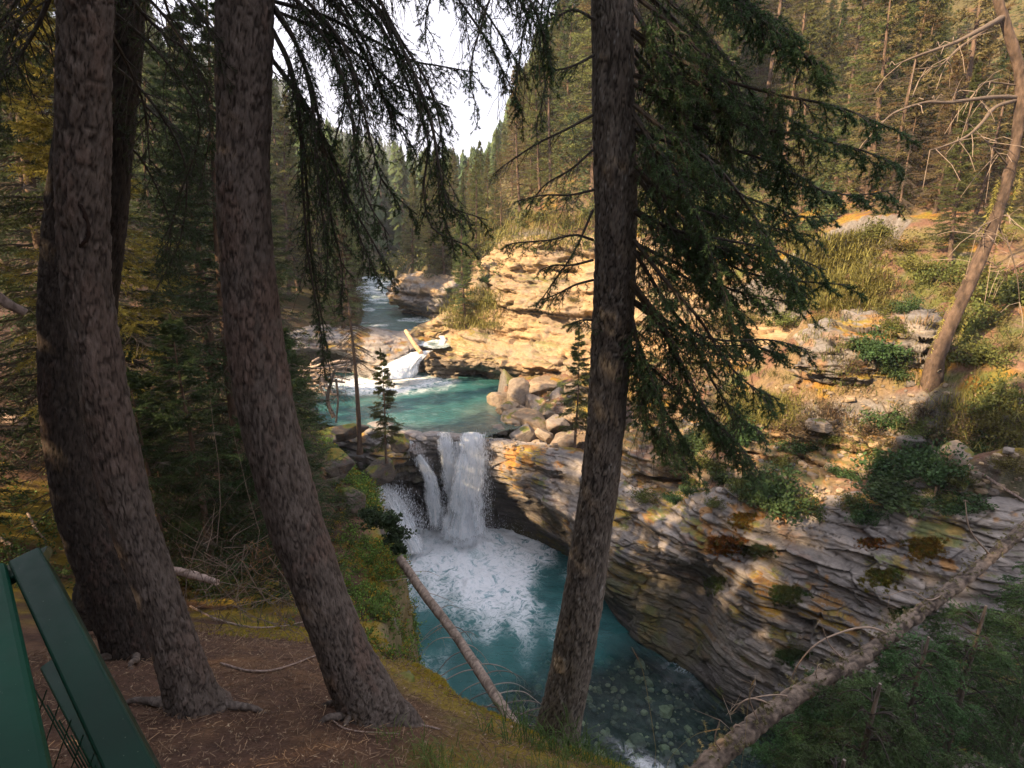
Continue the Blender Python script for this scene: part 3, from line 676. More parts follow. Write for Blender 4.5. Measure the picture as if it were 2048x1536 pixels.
# droplets thrown off the falls
acc = Acc()
def drops(pts, n, sx, sy, sz, r, st_=1.6):
    P_ = crspline(np.array([px(*q) for q in pts]), n)[rng.permutation(n)] + rng.normal(size=(n, 3))*np.array((sx, sy, sz))
    rr = r*rng.uniform(.4, 1.3, n)
    T = np.array([(1,0,0),(-.5,.87,0),(-.5,-.87,0),(0,0,st_),(0,0,-st_)])
    V = P_[:, None, :] + T[None]*rr[:, None, None]
    F = np.array([(0,1,3),(1,2,3),(2,0,3),(1,0,4),(2,1,4),(0,2,4)])
    acc.add(V.reshape(-1, 3), (F[None] + np.arange(n)[:, None, None]*5).reshape(-1, 3), (.85, .89, .93))
drops([(948,880,18.45),(948,920,18.25),(940,980,18.05),(936,1040,17.85),(930,1085,17.6)], 17000, .22, .14, .12, .0048, 16)
drops([(955,890,18.4),(945,980,18.1),(930,1060,17.8)], 5000, .30, .2, .2, .005, 9)
drops([(893,880,18.6),(900,940,18.4),(910,1000,18.3)], 5000, .12, .10, .1, .0045, 14)
drops([(820,890,18.8),(840,920,18.6),(860,960,18.4),(868,1010,18.3)], 4000, .09, .08, .1, .0045, 9)
drops([(770,975,18.4),(800,1010,18.1),(830,1060,17.8)], 4500, .33, .12, .15, .0045, 10)
drops([(975,900,18.2),(978,980,18.1),(982,1070,18.0)], 500, .06, .2, .2, .005, 4)
drops([(900,900,18.5),(892,980,18.3),(885,1060,18.0)], 900, .1, .2, .2, .007, 3)
drops([(835,905,18.6),(868,960,18.4),(872,1060,18.3)], 700, .10, .15, .2, .005, 4)
drops([(765,975,18.3),(810,1020,18.0),(840,1080,17.6)], 600, .25, .15, .2, .005, 4)
drops([(860,1070,17.8),(930,1080,17.5),(1000,1075,17.8)], 7000, .5, .45, .28, .007)
drops([(800,1090,17.8),(850,1090,17.6),(900,1085,17.6)], 3000, .4, .4, .25, .007)
spray = acc.build('spray', [vmat('spray_drops', .4, 3, .05, 0)], smooth=False); tag(spray, 'fine white spray thrown off the main waterfall', 'spray', kind='stuff')
# mist at the foot of the fall
def mist():
    n = 24; th = np.linspace(0, math.pi, n); ph = np.linspace(0, 2*math.pi, 2*n, endpoint=False)
    D = np.stack([np.sin(th)[:, None]*np.cos(ph), np.sin(th)[:, None]*np.sin(ph), np.cos(th)[:, None]+0*ph], -1).reshape(-1, 3)
    m = NT('mist')
    c = m.n('TexCoord').outputs['Object']
    ln = m.n('VectorMath', {0: c}, operation='LENGTH').outputs['Value']
    nz = m.noise(c, 2.2, 3, .6)
    dn = m.math('MULTIPLY', m.math('POWER', m.math('SUBTRACT', 1., ln, True), 1.4), m.rng(nz, .3, .7, .3, 1.5))
    vol = m.n('VolumePrincipled', {'Color': (.93, .95, 1, 1), 'Density': m.math('MULTIPLY', dn, 2.8), 'Anisotropy': .2}).outputs[0]
    o = mk('mist', D, grid_faces(n, 2*n, True), m.out(None, vol)); o.location = (-2.0, 17.6, .7); o.scale = (3.6, 2.2, 2.0)
    tag(o, 'pale mist rising where the main waterfall lands', 'mist', kind='stuff')
mist()
# pebbles of the clear stream bed
acc = Acc(); T = []
for i in range(3600):
    x, y = rng.uniform(-.8, 8), rng.uniform(4.8, 13.5)
    s = rng.choice([.035, .05, .08, .12, .2], p=[.4, .3, .2, .08, .02])*rng.uniform(.7, 1.3)
    k = 8; a = np.arange(k)/k*6.283 + rng.uniform(0, 1); rr = s*rng.uniform(.7, 1.1, k)
    ring = np.stack([np.cos(a)*rr*rng.uniform(.7, 1.2), np.sin(a)*rr, 0*a - s*.2], 1); top = ring*.7; top[:, 2] = s*.25
    V = np.vstack([ring, top, [[0, 0, s*.3]]]) + np.array((x, y, -.66 + s*.1))
    q = np.arange(k); c = mixc(np.array((.08,.08,.07)), np.array((.55,.45,.26)), rng.random()**2.2)
    acc.add(V, np.stack([q, (q+1) % k, k+(q+1) % k, k+q], 1), c); acc.add(V, np.stack([k+q, k+(q+1) % k, np.full(k, 2*k)], 1), c)
o = acc.build('pebbles', [M_BED]); tag(o, 'pale and dark pebbles seen through the clear shallow water', 'pebbles', kind='stuff')
# ------------------------------------------------------------------ bark, trunks
M_BARK = vmat('bark', .95, 30, .35, .9, 60, .012, (1, 1, .45))
M_WOOD = vmat('dead_wood', .85, 20, .3, .5, 40, .01)
M_LEAF = vmat('needles', .65, 3, .25, 0, trans=.30, spec=.2, objrand=.16)
FWD = np.array((0, CP, -SP))
def depth(P): return float((np.asarray(P) - np.array((0, 0, CAMZ))) @ FWD)
BK = dict(a=(.082,.066,.055), b=(.150,.126,.108), red=(.15,.075,.05), crack=(.022,.016,.012))
def bark_trunk(name, spec, parent, sides=150, step=.013, sc=(27, 27, 13), amp=.010, pal=BK, top=None, redamt=.5, seed=0, fleck=0., flare=.3, roots=0, vis=99):
    """spec: (px, py, Y, width in px) from the top of the view down to the base; top: extra world points above with radius"""
    P = [at(a, b, c) for a, b, c, d in spec]; rad = [d/2/FPX*depth(q)/math.sqrt(1+((a-1024)/FPX)**2)*.95-.003 for q, (a, b, c, d) in zip(P, spec)]
    P = P[::-1]; rad = rad[::-1]
    P = [P[0] - (P[1]-P[0])/np.linalg.norm(P[1]-P[0])*.25] + P; rad = [rad[0]*1.25] + rad
    n = int(sum(np.linalg.norm(P[i+1]-P[i]) for i in range(len(P)-1))/step)
    C = crspline(np.array(P), n); r = crspline(np.array(rad)[:, None], n)[:, 0]
    if top:
        for (x, y, z, rr) in top:
            e = C[-1]; k = max(4, int(np.linalg.norm(np.array((x, y, z))-e)/(step*6)))
            t = np.linspace(0, 1, k+1)[1:, None]
            C = np.vstack([C, e + (np.array((x, y, z))-e)*t]); r = np.concatenate([r, r[-1] + (rr-r[-1])*t[:, 0]])
    n = len(C)
    T, A, B = frames(C); th = np.arange(sides)/sides*2*math.pi
    z0 = C[0, 2]+.25
    fl = 1 + flare*np.exp(-np.maximum(C[:, 2]-z0, 0)/.12)[:, None]*(1 + .45*np.cos(th*5+seed)[None] + .3*np.cos(th*3+seed*2)[None])
    U = A[:, None]*np.cos(th)[None, :, None] + B[:, None]*np.sin(th)[None, :, None]
    V = C[:, None] + U*(r[:, None]*fl)[..., None]; V = V.reshape(-1, 3); U = U.reshape(-1, 3)
    Q = V*np.array(sc) + .9*np.stack([fbm(V*9, 3, 1), fbm(V*9, 3, 2), fbm(V*6, 3, 3)], 1) + .35*np.stack([fbm(V*34, 2, 4), fbm(V*34, 2, 5), fbm(V*30, 2, 6)], 1) + seed
    f1, f2, idn = worley(Q, seed); e = f2-f1
    q1, q2, id2 = worley(Q*2.1 + 5, seed+9)
    big = fbm(V*np.array((5, 5, 2.)) + seed, 4, 5)
    fine = fbm(V*np.array((60, 60, 36.)), 4, 8)
    d = amp*.75*(ss(e, 0, .14) - .5 + .7*(idn-.5)) + amp*.35*(id2-.5) + amp*.25*(ss(q2-q1, 0, .1)-.5) + amp*1.1*big + amp*.35*fine
    V = V + U*d[:, None]
    c = mixc(np.array(pal['a']), np.array(pal['b']), np.clip(.5 + .6*(idn-.5) + .5*(id2-.5) + .45*fine, 0, 1))
    c = mixc(c, np.array(pal['red']), ss(big + .5*(idn-.5), .12, .4)*redamt)
    c = mixc(c, np.array(pal['crack']), ss(e, .10, .01)*.9)
    c = mixc(c, np.array(pal['crack'])*1.6, ss(q2-q1, .09, 0.01)*.5)
    if fleck: c = mixc(c, np.array((.30,.30,.28)), (id2 > 1-fleck)*ss(fbm(V*90, 2, 3), 0, .3)*.7)
    return mk(name, V, grid_faces(n, sides, True), M_BARK, parent, c)
def rough_tube(acc, P, r, sides=8, n=None, pal=((.10,.08,.065), (.20,.165,.135)), m=0, seed=0, amp=.12):
    P = np.asarray(P, float); n = n or max(4, int(np.linalg.norm(np.diff(P, axis=0), axis=1).sum()/(2.*max(np.max(r), .004))))
    n = min(n, 260)
    C = crspline(P, n); rr = np.interp(np.linspace(0, 1, n), np.linspace(0, 1, len(r)), r)
    T, A, B = frames(C); th = np.arange(sides)/sides*2*math.pi
    U = (A[:, None]*np.cos(th)[None, :, None] + B[:, None]*np.sin(th)[None, :, None]); V = (C[:, None] + U*rr[:, None, None]).reshape(-1, 3)
    s = 1/(np.max(r)*1.3); nz = fbm(V*s*np.array((1, 1, .5)) + seed, 3, seed); hf_ = fbm(V*s*np.array((5, 5, 2.)) + seed, 3, seed+4); V = V + U.reshape(-1, 3)*np.repeat(rr, sides)[:, None]*amp*(nz + .55*hf_)[:, None]; nz = .55*nz + .8*hf_
    acc.add(V, grid_faces(n, sides, True), mixc(np.array(pal[0]), np.array(pal[1]), ss(nz, -.5, .5)), m)
    for e in (0, n-1):
        i = np.arange(sides); W = np.vstack([V[e*sides:(e+1)*sides], C[e]])
        acc.add(W, np.stack([i, (i+1) % sides, np.full(sides, sides)], 1), np.array(pal[1])*1.3, m)
# ------------------------------------------------------------------ boughs with real needles
NG = np.array((.040,.070,.026)); NB = np.array((.066,.118,.048)); NY = np.array((.10,.10,.025)); NO = np.array((.085,.088,.034))
def bough(acc, pts, r0=.012, tl=.35, nsec=16, nt_=6, nL=.016, nw=.0022, dens=420, hang=.5, bare=.3, col=NG, wcol=(.05,.042,.034), start=.15, fan=.8, seed=None, nseg=4):
    P = crspline(np.array([np.asarray(p, float) for p in pts]), 28); L = np.linalg.norm(P[-1]-P[0])
    tube(acc, P, np.linspace(r0, r0*.25, 28), 6, wcol, 0, cap=False)
    T, A, B = frames(P); S0 = []; S1 = []; RW = []; N0 = []; N1 = []; NC = []
    down = np.array((0, 0, -1.))
    def twig(p, d, l, r, lvl):
        q = p; dd = d/np.linalg.norm(d); k = nseg if lvl == 0 else 3
        pts_ = [q]
        for j in range(k):
            dd = dd + down*hang*(.28 if lvl == 0 else .22)*rng.uniform(.4, 1.3) + rng.normal(size=3)*.10; dd /= np.linalg.norm(dd)
            q2 = q + dd*l/k; S0.append(q); S1.append(q2); RW.append(r*(1-j/(k+.5)))
            t_ = (j+1)/k
            if rng.random() > bare and (lvl == 1 or t_ > .4): N0.append(q); N1.append(q2); NC.append(col*rng.uniform(.75, 1.3))
            q = q2; pts_.append(q)
        return pts_, dd
    for i in range(nsec):
        t = start + (1-start)*(i+rng.uniform(0, .8))/nsec; j = min(27, int(t*27)); s = 1 if i % 2 else -1
        side = A[j] if abs(A[j][2]) < .7 else B[j]
        d = side*s*fan*rng.uniform(.6, 1.2) + T[j]*rng.uniform(.4, .9) + down*hang*rng.uniform(.1, .9) + rng.normal(size=3)*.15
        l = tl*(1.1-.65*t)*rng.uniform(.6, 1.25)
        pp, dd = twig(P[j], d, l, r0*.38, 0)
        for k in range(nt_):
            tt = (k+1)/(nt_+.5)*(len(pp)-1); a = int(tt); f = tt-a; a = min(a, len(pp)-2); q = pp[a]*(1-f)+pp[a+1]*f
            ax = pp[a+1]-pp[a]; ax /= np.linalg.norm(ax)+1e-9; sd = np.cross(ax, down + rng.normal(size=3)*.3); sd /= np.linalg.norm(sd)+1e-9
            twig(q, sd*(1 if k % 2 else -1)*.8 + ax*.8 + rng.normal(size=3)*.15, l*.42*rng.uniform(.5, 1.2)*(1.1-.5*k/nt_), r0*.17, 1)
    # leading tip
    for j in range(16, 27): N0.append(P[j]); N1.append(P[j+1]); NC.append(col)
    S0, S1 = np.array(S0), np.array(S1); RW = np.array(RW)
    prisms(acc, S0, S1, RW, RW*.75, wcol, 0)
    N0, N1, NC = np.array(N0), np.array(N1), np.array(NC); ln = np.linalg.norm(N1-N0, axis=1)
    needles(acc, N0, N1, max(3, int(dens*ln.mean())), nL, nw, NC, .85, 1)
def hang_moss(acc, p, l, n=14, col=(.06,.05,.03), r=.0016):
    S0 = []; S1 = []
    for i in range(n):
        q = p + rng.normal(size=3)*.015; d = np.array((rng.normal()*.3, rng.normal()*.3, -1.))
        for k in range(5):
            d = d + rng.normal(size=3)*.22; d[2] -= .2; d /= np.linalg.norm(d); q2 = q + d*l/5*rng.uniform(.6, 1.2); S0.append(q); S1.append(q2); q = q2
    prisms(acc, S0, S1, r, r*.7, col, 0)
# ------------------------------------------------------------------ whole conifers in local coordinates (base at the origin)
def conifer(H, rmax, cb=.12, per=5, gap=.32, droop=.35, nl=.10, nw=.035, nn=7, msec=7, col=NO, dead=.25, cj=.35, trunk_r=None, up=.15, seed=0, shape=.75, lean=0., sides=10, brown=0., ragged=.35):
    r_ = np.random.default_rng(seed); tr = trunk_r or H*.011+.02
    tk = Acc(); cr = Acc()
    zs = np.linspace(0, H, 24); wob = np.stack([lean*zs + .02*H*np.sin(zs/H*5+seed)*.4, .02*H*np.cos(zs/H*4+seed)*.3-.012*H*.5, zs], 1); wob[:, :2] -= wob[0, :2]
    rr = tr*(1-zs/H*.93); rr[0] *= 1.35
    rough_tube(tk, wob - np.array((0, 0, .25)), rr, sides, 60, ((.07,.05,.04), (.17,.115,.08)), seed=seed)
    def axis_at(z): return np.stack([np.interp(z, zs, wob[:, 0]), np.interp(z, zs, wob[:, 1]), z], -1)
    z = np.arange(H*cb, H*.985, gap); z = np.repeat(z, per) + r_.uniform(-.5, .5, len(z)*per)*gap; z = np.clip(z, .2, H*.99); n = len(z)
    s = (z-H*cb)/(H*(1-cb)); s = np.clip(s, 0, 1)
    ln = rmax*(1-s)**shape*(.55+.45*np.minimum(1, s*6+.4))*(1 + ragged*r_.uniform(-1, .6, n)); ln = np.maximum(ln, .12)
    th = r_.uniform(0, 6.283, n); dirh = np.stack([np.cos(th), np.sin(th), 0*th], 1)
    K = 7; t = np.linspace(0, 1, K)
    base = axis_at(z)
    dr = droop*(1-.8*s) ; 
    L = base[:, None] + dirh[:, None]*(ln[:, None]*t)[..., None] + np.array((0, 0, 1.))*(ln[:, None]*(up*t - dr[:, None]*t**1.6 + .18*t**4))[..., None]
    L += r_.normal(size=(n, K, 3))*(.03*ln[:, None]*t)[..., None]
    rl = (.010+.010*ln)*(1.15-t[:, None])if False else None
    for k in range(K-1):
        ra = .35*tr*.35*(.3+ln/rmax)*(1.1-t[k]); prisms(cr, L[:, k], L[:, k+1], ra, ra*.85, (.06,.048,.036), 0)
    isdead = r_.random(n) < dead*(1.6-1.4*s)
    live = ~isdead
    S0 = []; S1 = []; C = []
    cl = np.asarray(col)[None]*(1+cj*r_.uniform(-1, 1, (n, 1)))
    if brown: cl = np.where((r_.random(n) < brown)[:, None], np.array((.14,.095,.045)), cl)
    for m_ in range(msec):
        tt = .22 + .78*(m_+r_.random(n))/msec; a = np.minimum((tt*(K-1)).astype(int), K-2); f = tt*(K-1)-a; i = np.arange(n)
        p = L[i, a]*(1-f)[:, None] + L[i, a+1]*f[:, None]; ax = L[i, a+1]-L[i, a]; ax /= np.linalg.norm(ax, axis=1)[:, None]+1e-9
        sd = np.cross(ax, np.array((0, 0, 1.))); sd /= np.linalg.norm(sd, axis=1)[:, None]+1e-9
        for sg in (-1, 1):
            l2 = ln*.34*(1.15-.75*tt)*r_.uniform(.5, 1.3, n) + .04
            d = ax*.75 + sd*sg*.75 + np.array((0, 0, -1.))*r_.uniform(0, .7, (n, 1)); d /= np.linalg.norm(d, axis=1)[:, None]
            S0.append(p); S1.append(p + d*l2[:, None]); C.append(np.concatenate([cl, live[:, None]*1.], 1))
    for k in range(2, K-1): S0.append(L[:, k]); S1.append(L[:, k+1]); C.append(np.concatenate([cl, live[:, None]*1.], 1))
    S0 = np.concatenate(S0); S1 = np.concatenate(S1); C = np.concatenate(C); lv = C[:, 3] > .5
    pr = (~lv) | (r_.random(len(lv)) < .3)
    prisms(cr, S0[pr], S1[pr], .004+nw*.06, .003, (.085,.068,.05), 0)
    needles(cr, S0[lv], S1[lv], nn, nl, nw, C[lv, :3], .7, 1, .4, .3)
    # top leader
    z2 = np.linspace(H*.9, H*1.0, 8); q = axis_at(z2); needles(cr, q[:-1], q[1:], nn*3, nl, nw, np.asarray(col), .8, 1)
    return tk, cr
def finish(tk, cr, name, kinds=('trunk', 'crown')):
    e = empty(name); tk.build('trunk', [M_BARK], e); cr.build('crown', [M_WOOD, M_LEAF], e, smooth=False); return e
def copy_tree(e, loc, rz, sc, label=None, group=None, cat='tree', name=None, tilt=(0, 0)):
    c = e.copy(); COL.objects.link(c); c.location = loc; c.rotation_euler = (tilt[0], tilt[1], rz); c.scale = (sc, sc, sc) if np.isscalar(sc) else sc
    if name: c.name = name
    for ch in e.children: d = ch.copy(); COL.objects.link(d); d.parent = c
    if label: c['label'] = label
    if group: c['group'] = group
    c['category'] = cat
    return c
# ------------------------------------------------------------------ leafy bushes
def bush_acc(acc, c, rad, n, leaf, col, wcol=(.08,.06,.04), flat=.7, twigs=40, cj=.35, up=0.):
    """clump of small leaves on twigs"""
    c = np.asarray(c, float); D = rng.normal(size=(twigs, 3)); D /= np.linalg.norm(D, axis=1)[:, None]; D[:, 2] = abs(D[:, 2])*flat + up
    tip = c + D*rad*rng.uniform(.45, 1.15, (twigs, 1)); prisms(acc, np.tile(c, (twigs, 1)) + D*rad*.1, tip, rad*.012+.001, .001, wcol, 0)
    i = rng.integers(0, twigs, n); t = rng.uniform(.35, 1.05, n)[:, None]; P = c + (tip[i]-c)*t + rng.normal(size=(n, 3))*rad*.09
    d = rng.normal(size=(n, 3)); d[:, 2] = abs(d[:, 2])*.6+.1; d /= np.linalg.norm(d, axis=1)[:, None]; s = np.cross(d, rng.normal(size=(n, 3))); s /= np.linalg.norm(s, axis=1)[:, None]
    l = leaf*rng.uniform(.6, 1.4, (n, 1)); V = np.stack([P, P + d*l*.5 + s*l*.28, P + d*l, P + d*l*.5 - s*l*.28], 1).reshape(-1, 3)
    cc = np.asarray(col)*(1 + cj*rng.uniform(-1, 1, (n, 1)))
    acc.add(V, np.arange(4*n).reshape(-1, 4), np.repeat(cc, 4, 0), 1)
def grass_acc(acc, pts, l, w, col, n=14, spread=.04, lean=.5, cj=.3):
    for p in pts:
        q = np.asarray(p) + np.concatenate([rng.normal(size=(n, 2))*spread, np.zeros((n, 1))], 1)
        d = np.concatenate([rng.normal(size=(n, 2))*lean, np.ones((n, 1))], 1); d /= np.linalg.norm(d, axis=1)[:, None]; ll = l*rng.uniform(.5, 1.3, (n, 1))
        s = np.stack([-d[:, 1], d[:, 0], 0*d[:, 0]], 1); s /= np.linalg.norm(s, axis=1)[:, None]+1e-6
        m_ = q + d*ll*.55; t = q + d*ll + np.concatenate([d[:, :2]*ll*.5, -ll*.25], 1)
        V = np.stack([q - s*w/2, q + s*w/2, m_ + s*w*.4, m_ - s*w*.4, t], 1).reshape(-1, 3); b = np.arange(n)[:, None]*5
        cc = np.repeat(np.asarray(col)*(1+cj*rng.uniform(-1, 1, (n, 1))), 5, 0); acc.add(V, b + np.array([[0, 1, 2, 3]]), cc, 1); acc.add(V, b + np.array([[3, 2, 4]]), cc, 1)
# ------------------------------------------------------------------ the big trunks beside the viewpoint
def near_tree(name, label, spec, topz, crown=None, **kw):
    base = at(*spec[-1][:3]); e = empty(name, base)
    tpx = at(*spec[0][:3]); d = np.array((0, 0, 1.)) + kw.pop('topdir', np.zeros(3))
    r0 = spec[0][3]/2/FPX*depth(tpx)
    top = [(*(tpx + d*(topz-tpx[2])*.5), r0*.8), (*(tpx + d*(topz-tpx[2])), r0*.25)]
    o = bark_trunk('trunk', spec, None, top=top, **kw); o.data.transform(__import__('mathutils').Matrix.Translation([-v for v in base])); o.parent = e
    tag(e, label, 'tree'); return e, base, tpx, top
def roots(e, base, n, seed, rr=.035):
    r_ = np.random.default_rng(seed)
    for i in range(n):
        th = r_.uniform(0, 6.283); q = base[:2].copy(); P = []; l = r_.uniform(.25, .5)
        for k in range(7):
            P.append((q[0], q[1], float(ground(np.array([q[0]]), np.array([q[1]]))[0]) + (.02 if k < 5 else -.03) + .07*math.exp(-k*1.2))); th += r_.normal()*.3; q = q + np.array((math.cos(th), math.sin(th)))*l/6
        a = Acc(); rough_tube(a, np.array(P)-base, [rr, rr*.7, rr*.45, rr*.25], 10, 50, ((.06,.047,.038), (.17,.14,.12)), seed=seed+i, amp=.2); a.build('root', [M_BARK], e)
def attach(e, base, acc, name='crown', mats=None):
    o = acc.build(name, mats or [M_WOOD, M_LEAF], None, smooth=False); o.data.transform(__import__('mathutils').Matrix.Translation([-v for v in base])); o.parent = e; return o
def overhead(acc, tpx, top, z0, n, rl, seed=0):
    """upper crown above the picture"""
    r_ = np.random.default_rng(seed); p0 = np.array(tpx); p1 = np.array(top[1][:3])
    for i in range(n):
        z = z0 + (p1[2]-z0)*(i+r_.random())/n; f = (z-p0[2])/(p1[2]-p0[2]); p = p0 + (p1-p0)*f
        th = r_.uniform(0, 6.283); l = rl*(1.05-f)**.7*r_.uniform(.7, 1.15); d = np.array((math.cos(th), math.sin(th), 0))
        bough(acc, [p, p + d*l*.4 + (0, 0, .05*l), p + d*l*.75 + (0, 0, -.10*l), p + d*l + (0, 0, -.2*l)], .014, .42, 14, 3, .05, .009, 70, .4, .15, NG, start=.2, nseg=3)
tA = near_tree('pine_tree', 'grey scaly trunk with an oval bark scar, curving down just right of the green railing',
  [(176,-60,2.35,124),(172,0,2.35,120),(168,200,2.4,119),(167,400,2.45,117),(176,600,2.5,113),(211,800,2.5,107),(255,1000,2.5,101),(309,1165,2.45,95),(352,1300,2.42,98),(385,1400,2.4,108),(398,1440,2.4,118)], 18, seed=1, redamt=.18)
tB = near_tree('pine_tree', 'grey-brown scaly trunk with orange bark patches, rooted on the bare dirt at the gorge edge',
  [(488,-60,2.85,128),(490,0,2.85,126),(488,200,2.85,120),(488,400,2.85,116),(503,600,2.85,118),(528,800,2.8,121),(578,1000,2.75,117),(632,1165,2.7,108),(690,1310,2.65,108),(730,1390,2.62,116),(745,1440,2.6,128)], 18, seed=2, redamt=.28)
tD = near_tree('spruce_tree', 'thick dark trunk half hidden behind the scarred pine trunk',
  [(196,-60,3.3,92),(190,0,3.3,94),(172,180,3.3,98),(148,330,3.3,102),(132,480,3.3,106),(128,600,3.3,110),(136,800,3.3,118),(166,1000,3.25,126),(214,1150,3.2,126),(264,1290,3.15,120),(285,1370,3.1,124)], 18, seed=3, redamt=.25, pal=dict(a=(.032,.025,.020), b=(.066,.054,.045), red=(.08,.035,.025), crack=(.012,.010,.008)), sc=(30, 30, 17))
tE = near_tree('spruce_tree', 'narrow near-black trunk leaning right, seen between the two big scaly trunks',
  [(262,-60,3.9,84),(255,0,3.9,82),(240,200,3.9,76),(222,420,3.9,70),(205,620,3.9,66),(190,800,3.9,64),(185,1000,3.9,64),(190,1180,3.8,70)], 17, seed=4, redamt=.1, pal=dict(a=(.03,.025,.02), b=(.055,.045,.036), red=(.06,.03,.02), crack=(.01,.008,.007)), step=.02, sides=90)
tC = near_tree('spruce_tree', 'straight grey spruce with broad dark boughs, at the brink right of the waterfall',
  [(1222,-60,3.25,88),(1223,0,3.25,85),(1226,200,3.25,88),(1231,400,3.25,89),(1229,560,3.25,87),(1222,700,3.25,84),(1211,860,3.2,80),(1192,1010,3.2,80),(1168,1180,3.2,84),(1141,1340,3.2,85),(1118,1450,3.2,88),(1110,1500,3.2,96)], 20, seed=5, redamt=.12,
  pal=dict(a=(.085,.072,.060), b=(.20,.178,.15), red=(.12,.07,.045), crack=(.018,.015,.012)), sc=(32, 32, 10), amp=.010, fleck=.06, flare=.2)
for t_, n_, s_ in ((tA, 5, 1), (tB, 6, 2), (tC, 4, 3), (tD, 4, 4)): roots(t_[0], t_[1], n_, s_)
# bark scar and knots on the pine trunk
def on_trunk(spec, px_, py_, out=1.):
    """point on the camera-facing bark at picture position"""
    ys = [q[1] for q in spec]; Y = np.interp(py_, ys, [q[2] for q in spec]); X = np.interp(py_, ys, [q[0] for q in spec]); W = np.interp(py_, ys, [q[3] for q in spec])
    P = at(px_, py_, Y); r = W/2/FPX*depth(P)/math.sqrt(1+((X-1024)/FPX)**2); u = np.clip((px_-X)/(W/2), -.98, .98); v = np.array((0, 0, CAMZ))-P; v /= np.linalg.norm(v)
    return P + v*r*math.sqrt(1-u*u)*out
SA = [(172,0,2.35,120),(168,200,2.4,119),(167,400,2.45,117),(176,600,2.5,113),(211,800,2.5,107),(255,1000,2.5,101)]
acc = Acc(); oval = [(122,426),(126,416),(138,408),(152,407),(162,412),(170,430),(177,452),(174,476),(160,492),(148,508),(136,524),(124,536)]
tube(acc, crspline(np.array([on_trunk(SA, a, b, 1.01) for a, b in oval]), 60), .0075, 7, (.025,.014,.010), 0, .25)
o = acc.build('bark_scar', [M_BARK], None); o.data.transform(__import__('mathutils').Matrix.Translation([-v for v in tA[1]])); o.parent = tA[0]; o['label'] = 'dark raised oval ridge in the bark'
# --- hanging boughs: silhouettes against the sky, from the second trunk and the trees left of it
aB = Acc()
BO = [ # lists of (px, py, Y)
 [(540,-60,2.9),(610,20,2.8),(668,110,2.7),(700,210,2.65),(712,310,2.6),(735,400,2.6),(778,470,2.6)],
 [(545,-140,2.9),(660,-60,2.8),(760,20,2.7),(820,130,2.6),(862,240,2.55),(880,340,2.5),(900,410,2.5),(975,440,2.5)],
 [(545,-160,2.9),(640,-80,2.8),(740,0,2.7),(800,110,2.65),(850,210,2.6),(872,300,2.6),(880,400,2.55),(905,490,2.55)],
 [(540,0,2.9),(590,80,2.85),(620,180,2.8),(632,290,2.75),(640,400,2.75),(655,500,2.75),(648,580,2.8)],
 [(545,60,2.9),(580,140,2.9),(600,260,2.9),(606,380,2.9),(618,520,2.9),(640,650,2.95),(650,760,3.0)],
 [(550,-200,3.0),(760,-110,3.0),(880,-40,3.0),(960,60,3.0),(1010,150,3.0),(1050,240,3.0)],
 [(545,-100,3.0),(650,-20,2.9),(720,90,2.85),(760,180,2.8),(790,240,2.8),(830,300,2.8)],
 [(545,20,3.0),(640,60,2.9),(730,120,2.9),(790,170,2.9),(840,190,2.9),(900,215,2.9)],
 [(550,-220,2.8),(800,-140,2.6),(930,-60,2.5),(1040,-20,2.4),(1085,60,2.4),(1100,130,2.4)],
 [(540,-60,3.1),(590,0,3.1),(660,60,3.1),(700,140,3.1),(720,220,3.1),(700,330,3.1),(690,420,3.1)],
 [(545,120,3.0),(600,200,3.0),(650,300,3.0),(690,400,3.0),(730,500,3.0),(760,560,3.0)]]
BO0 = list(BO)
for i, b in enumerate(BO0):
    dx, dy = rng.uniform(-60, 70), rng.uniform(-90, 40); BO.append([(545 + (q[0]-545)*rng.uniform(.95, 1.05) + dx*j/5, q[1]+dy*(.3+j/6), q[2]+rng.uniform(0, .25)*j/5) for j, q in enumerate(b)])
for i, b in enumerate(BO):
    bough(aB, [at(*q) for q in b], .010, .25, 27, 7, .016, .0026, 600, .7, .33, NG*.9, start=.12, fan=.75)
for i in range(26):
    b = BO[rng.integers(len(BO))]; q = b[rng.integers(1, 5)]; hang_moss(aB, at(q[0]+rng.uniform(-30, 30), q[1], q[2]+.05), rng.uniform(.15, .5), 9)
overhead(aB, tB[2], tB[3], 12.4, 34, 1.7, 1); attach(tB[0], tB[1], aB)
aA = Acc()
for b in [[(220,-60,2.6),(280,20,2.8),(330,70,2.9),(380,110,3.0),(420,190,3.0)],[(215,-160,2.5),(300,-60,2.6),(380,0,2.7),(420,60,2.7),(452,150,2.7)],[(120,-60,2.4),(80,40,2.4),(40,110,2.4),(0,160,2.4)],
          [(218,60,2.6),(260,140,2.8),(290,220,2.9),(300,330,3.0)],[(110,-120,2.4),(60,-40,2.5),(20,20,2.5),(-30,80,2.5)]]:
    bough(aA, [at(*q) for q in b], .010, .28, 16, 5, .016, .0026, 420, .6, .45, NG*.9, start=.2)
overhead(aA, tA[2], tA[3], 12.3, 34, 1.7, 2); attach(tA[0], tA[1], aA)
aD = Acc()
for b in [[(180,-100,3.4),(300,0,3.5),(380,110,3.6),(420,240,3.7),(400,380,3.8)],[(200,0,3.4),(330,120,3.7),(400,250,3.9),(350,420,4.0),(330,520,4.0)],[(90,-40,3.4),(40,40,3.5),(10,120,3.6),(-20,240,3.6)],
          [(190,100,3.4),(300,200,3.8),(370,330,4.0),(360,480,4.1),(300,600,4.1)],[(200,-60,3.6),(350,-20,3.9),(430,80,4.1),(460,200,4.2)]]:
    bough(aD, [at(*q) for q in b], .011, .42, 20, 6, .022, .004, 260, .7, .25, NG*.8, start=.15)
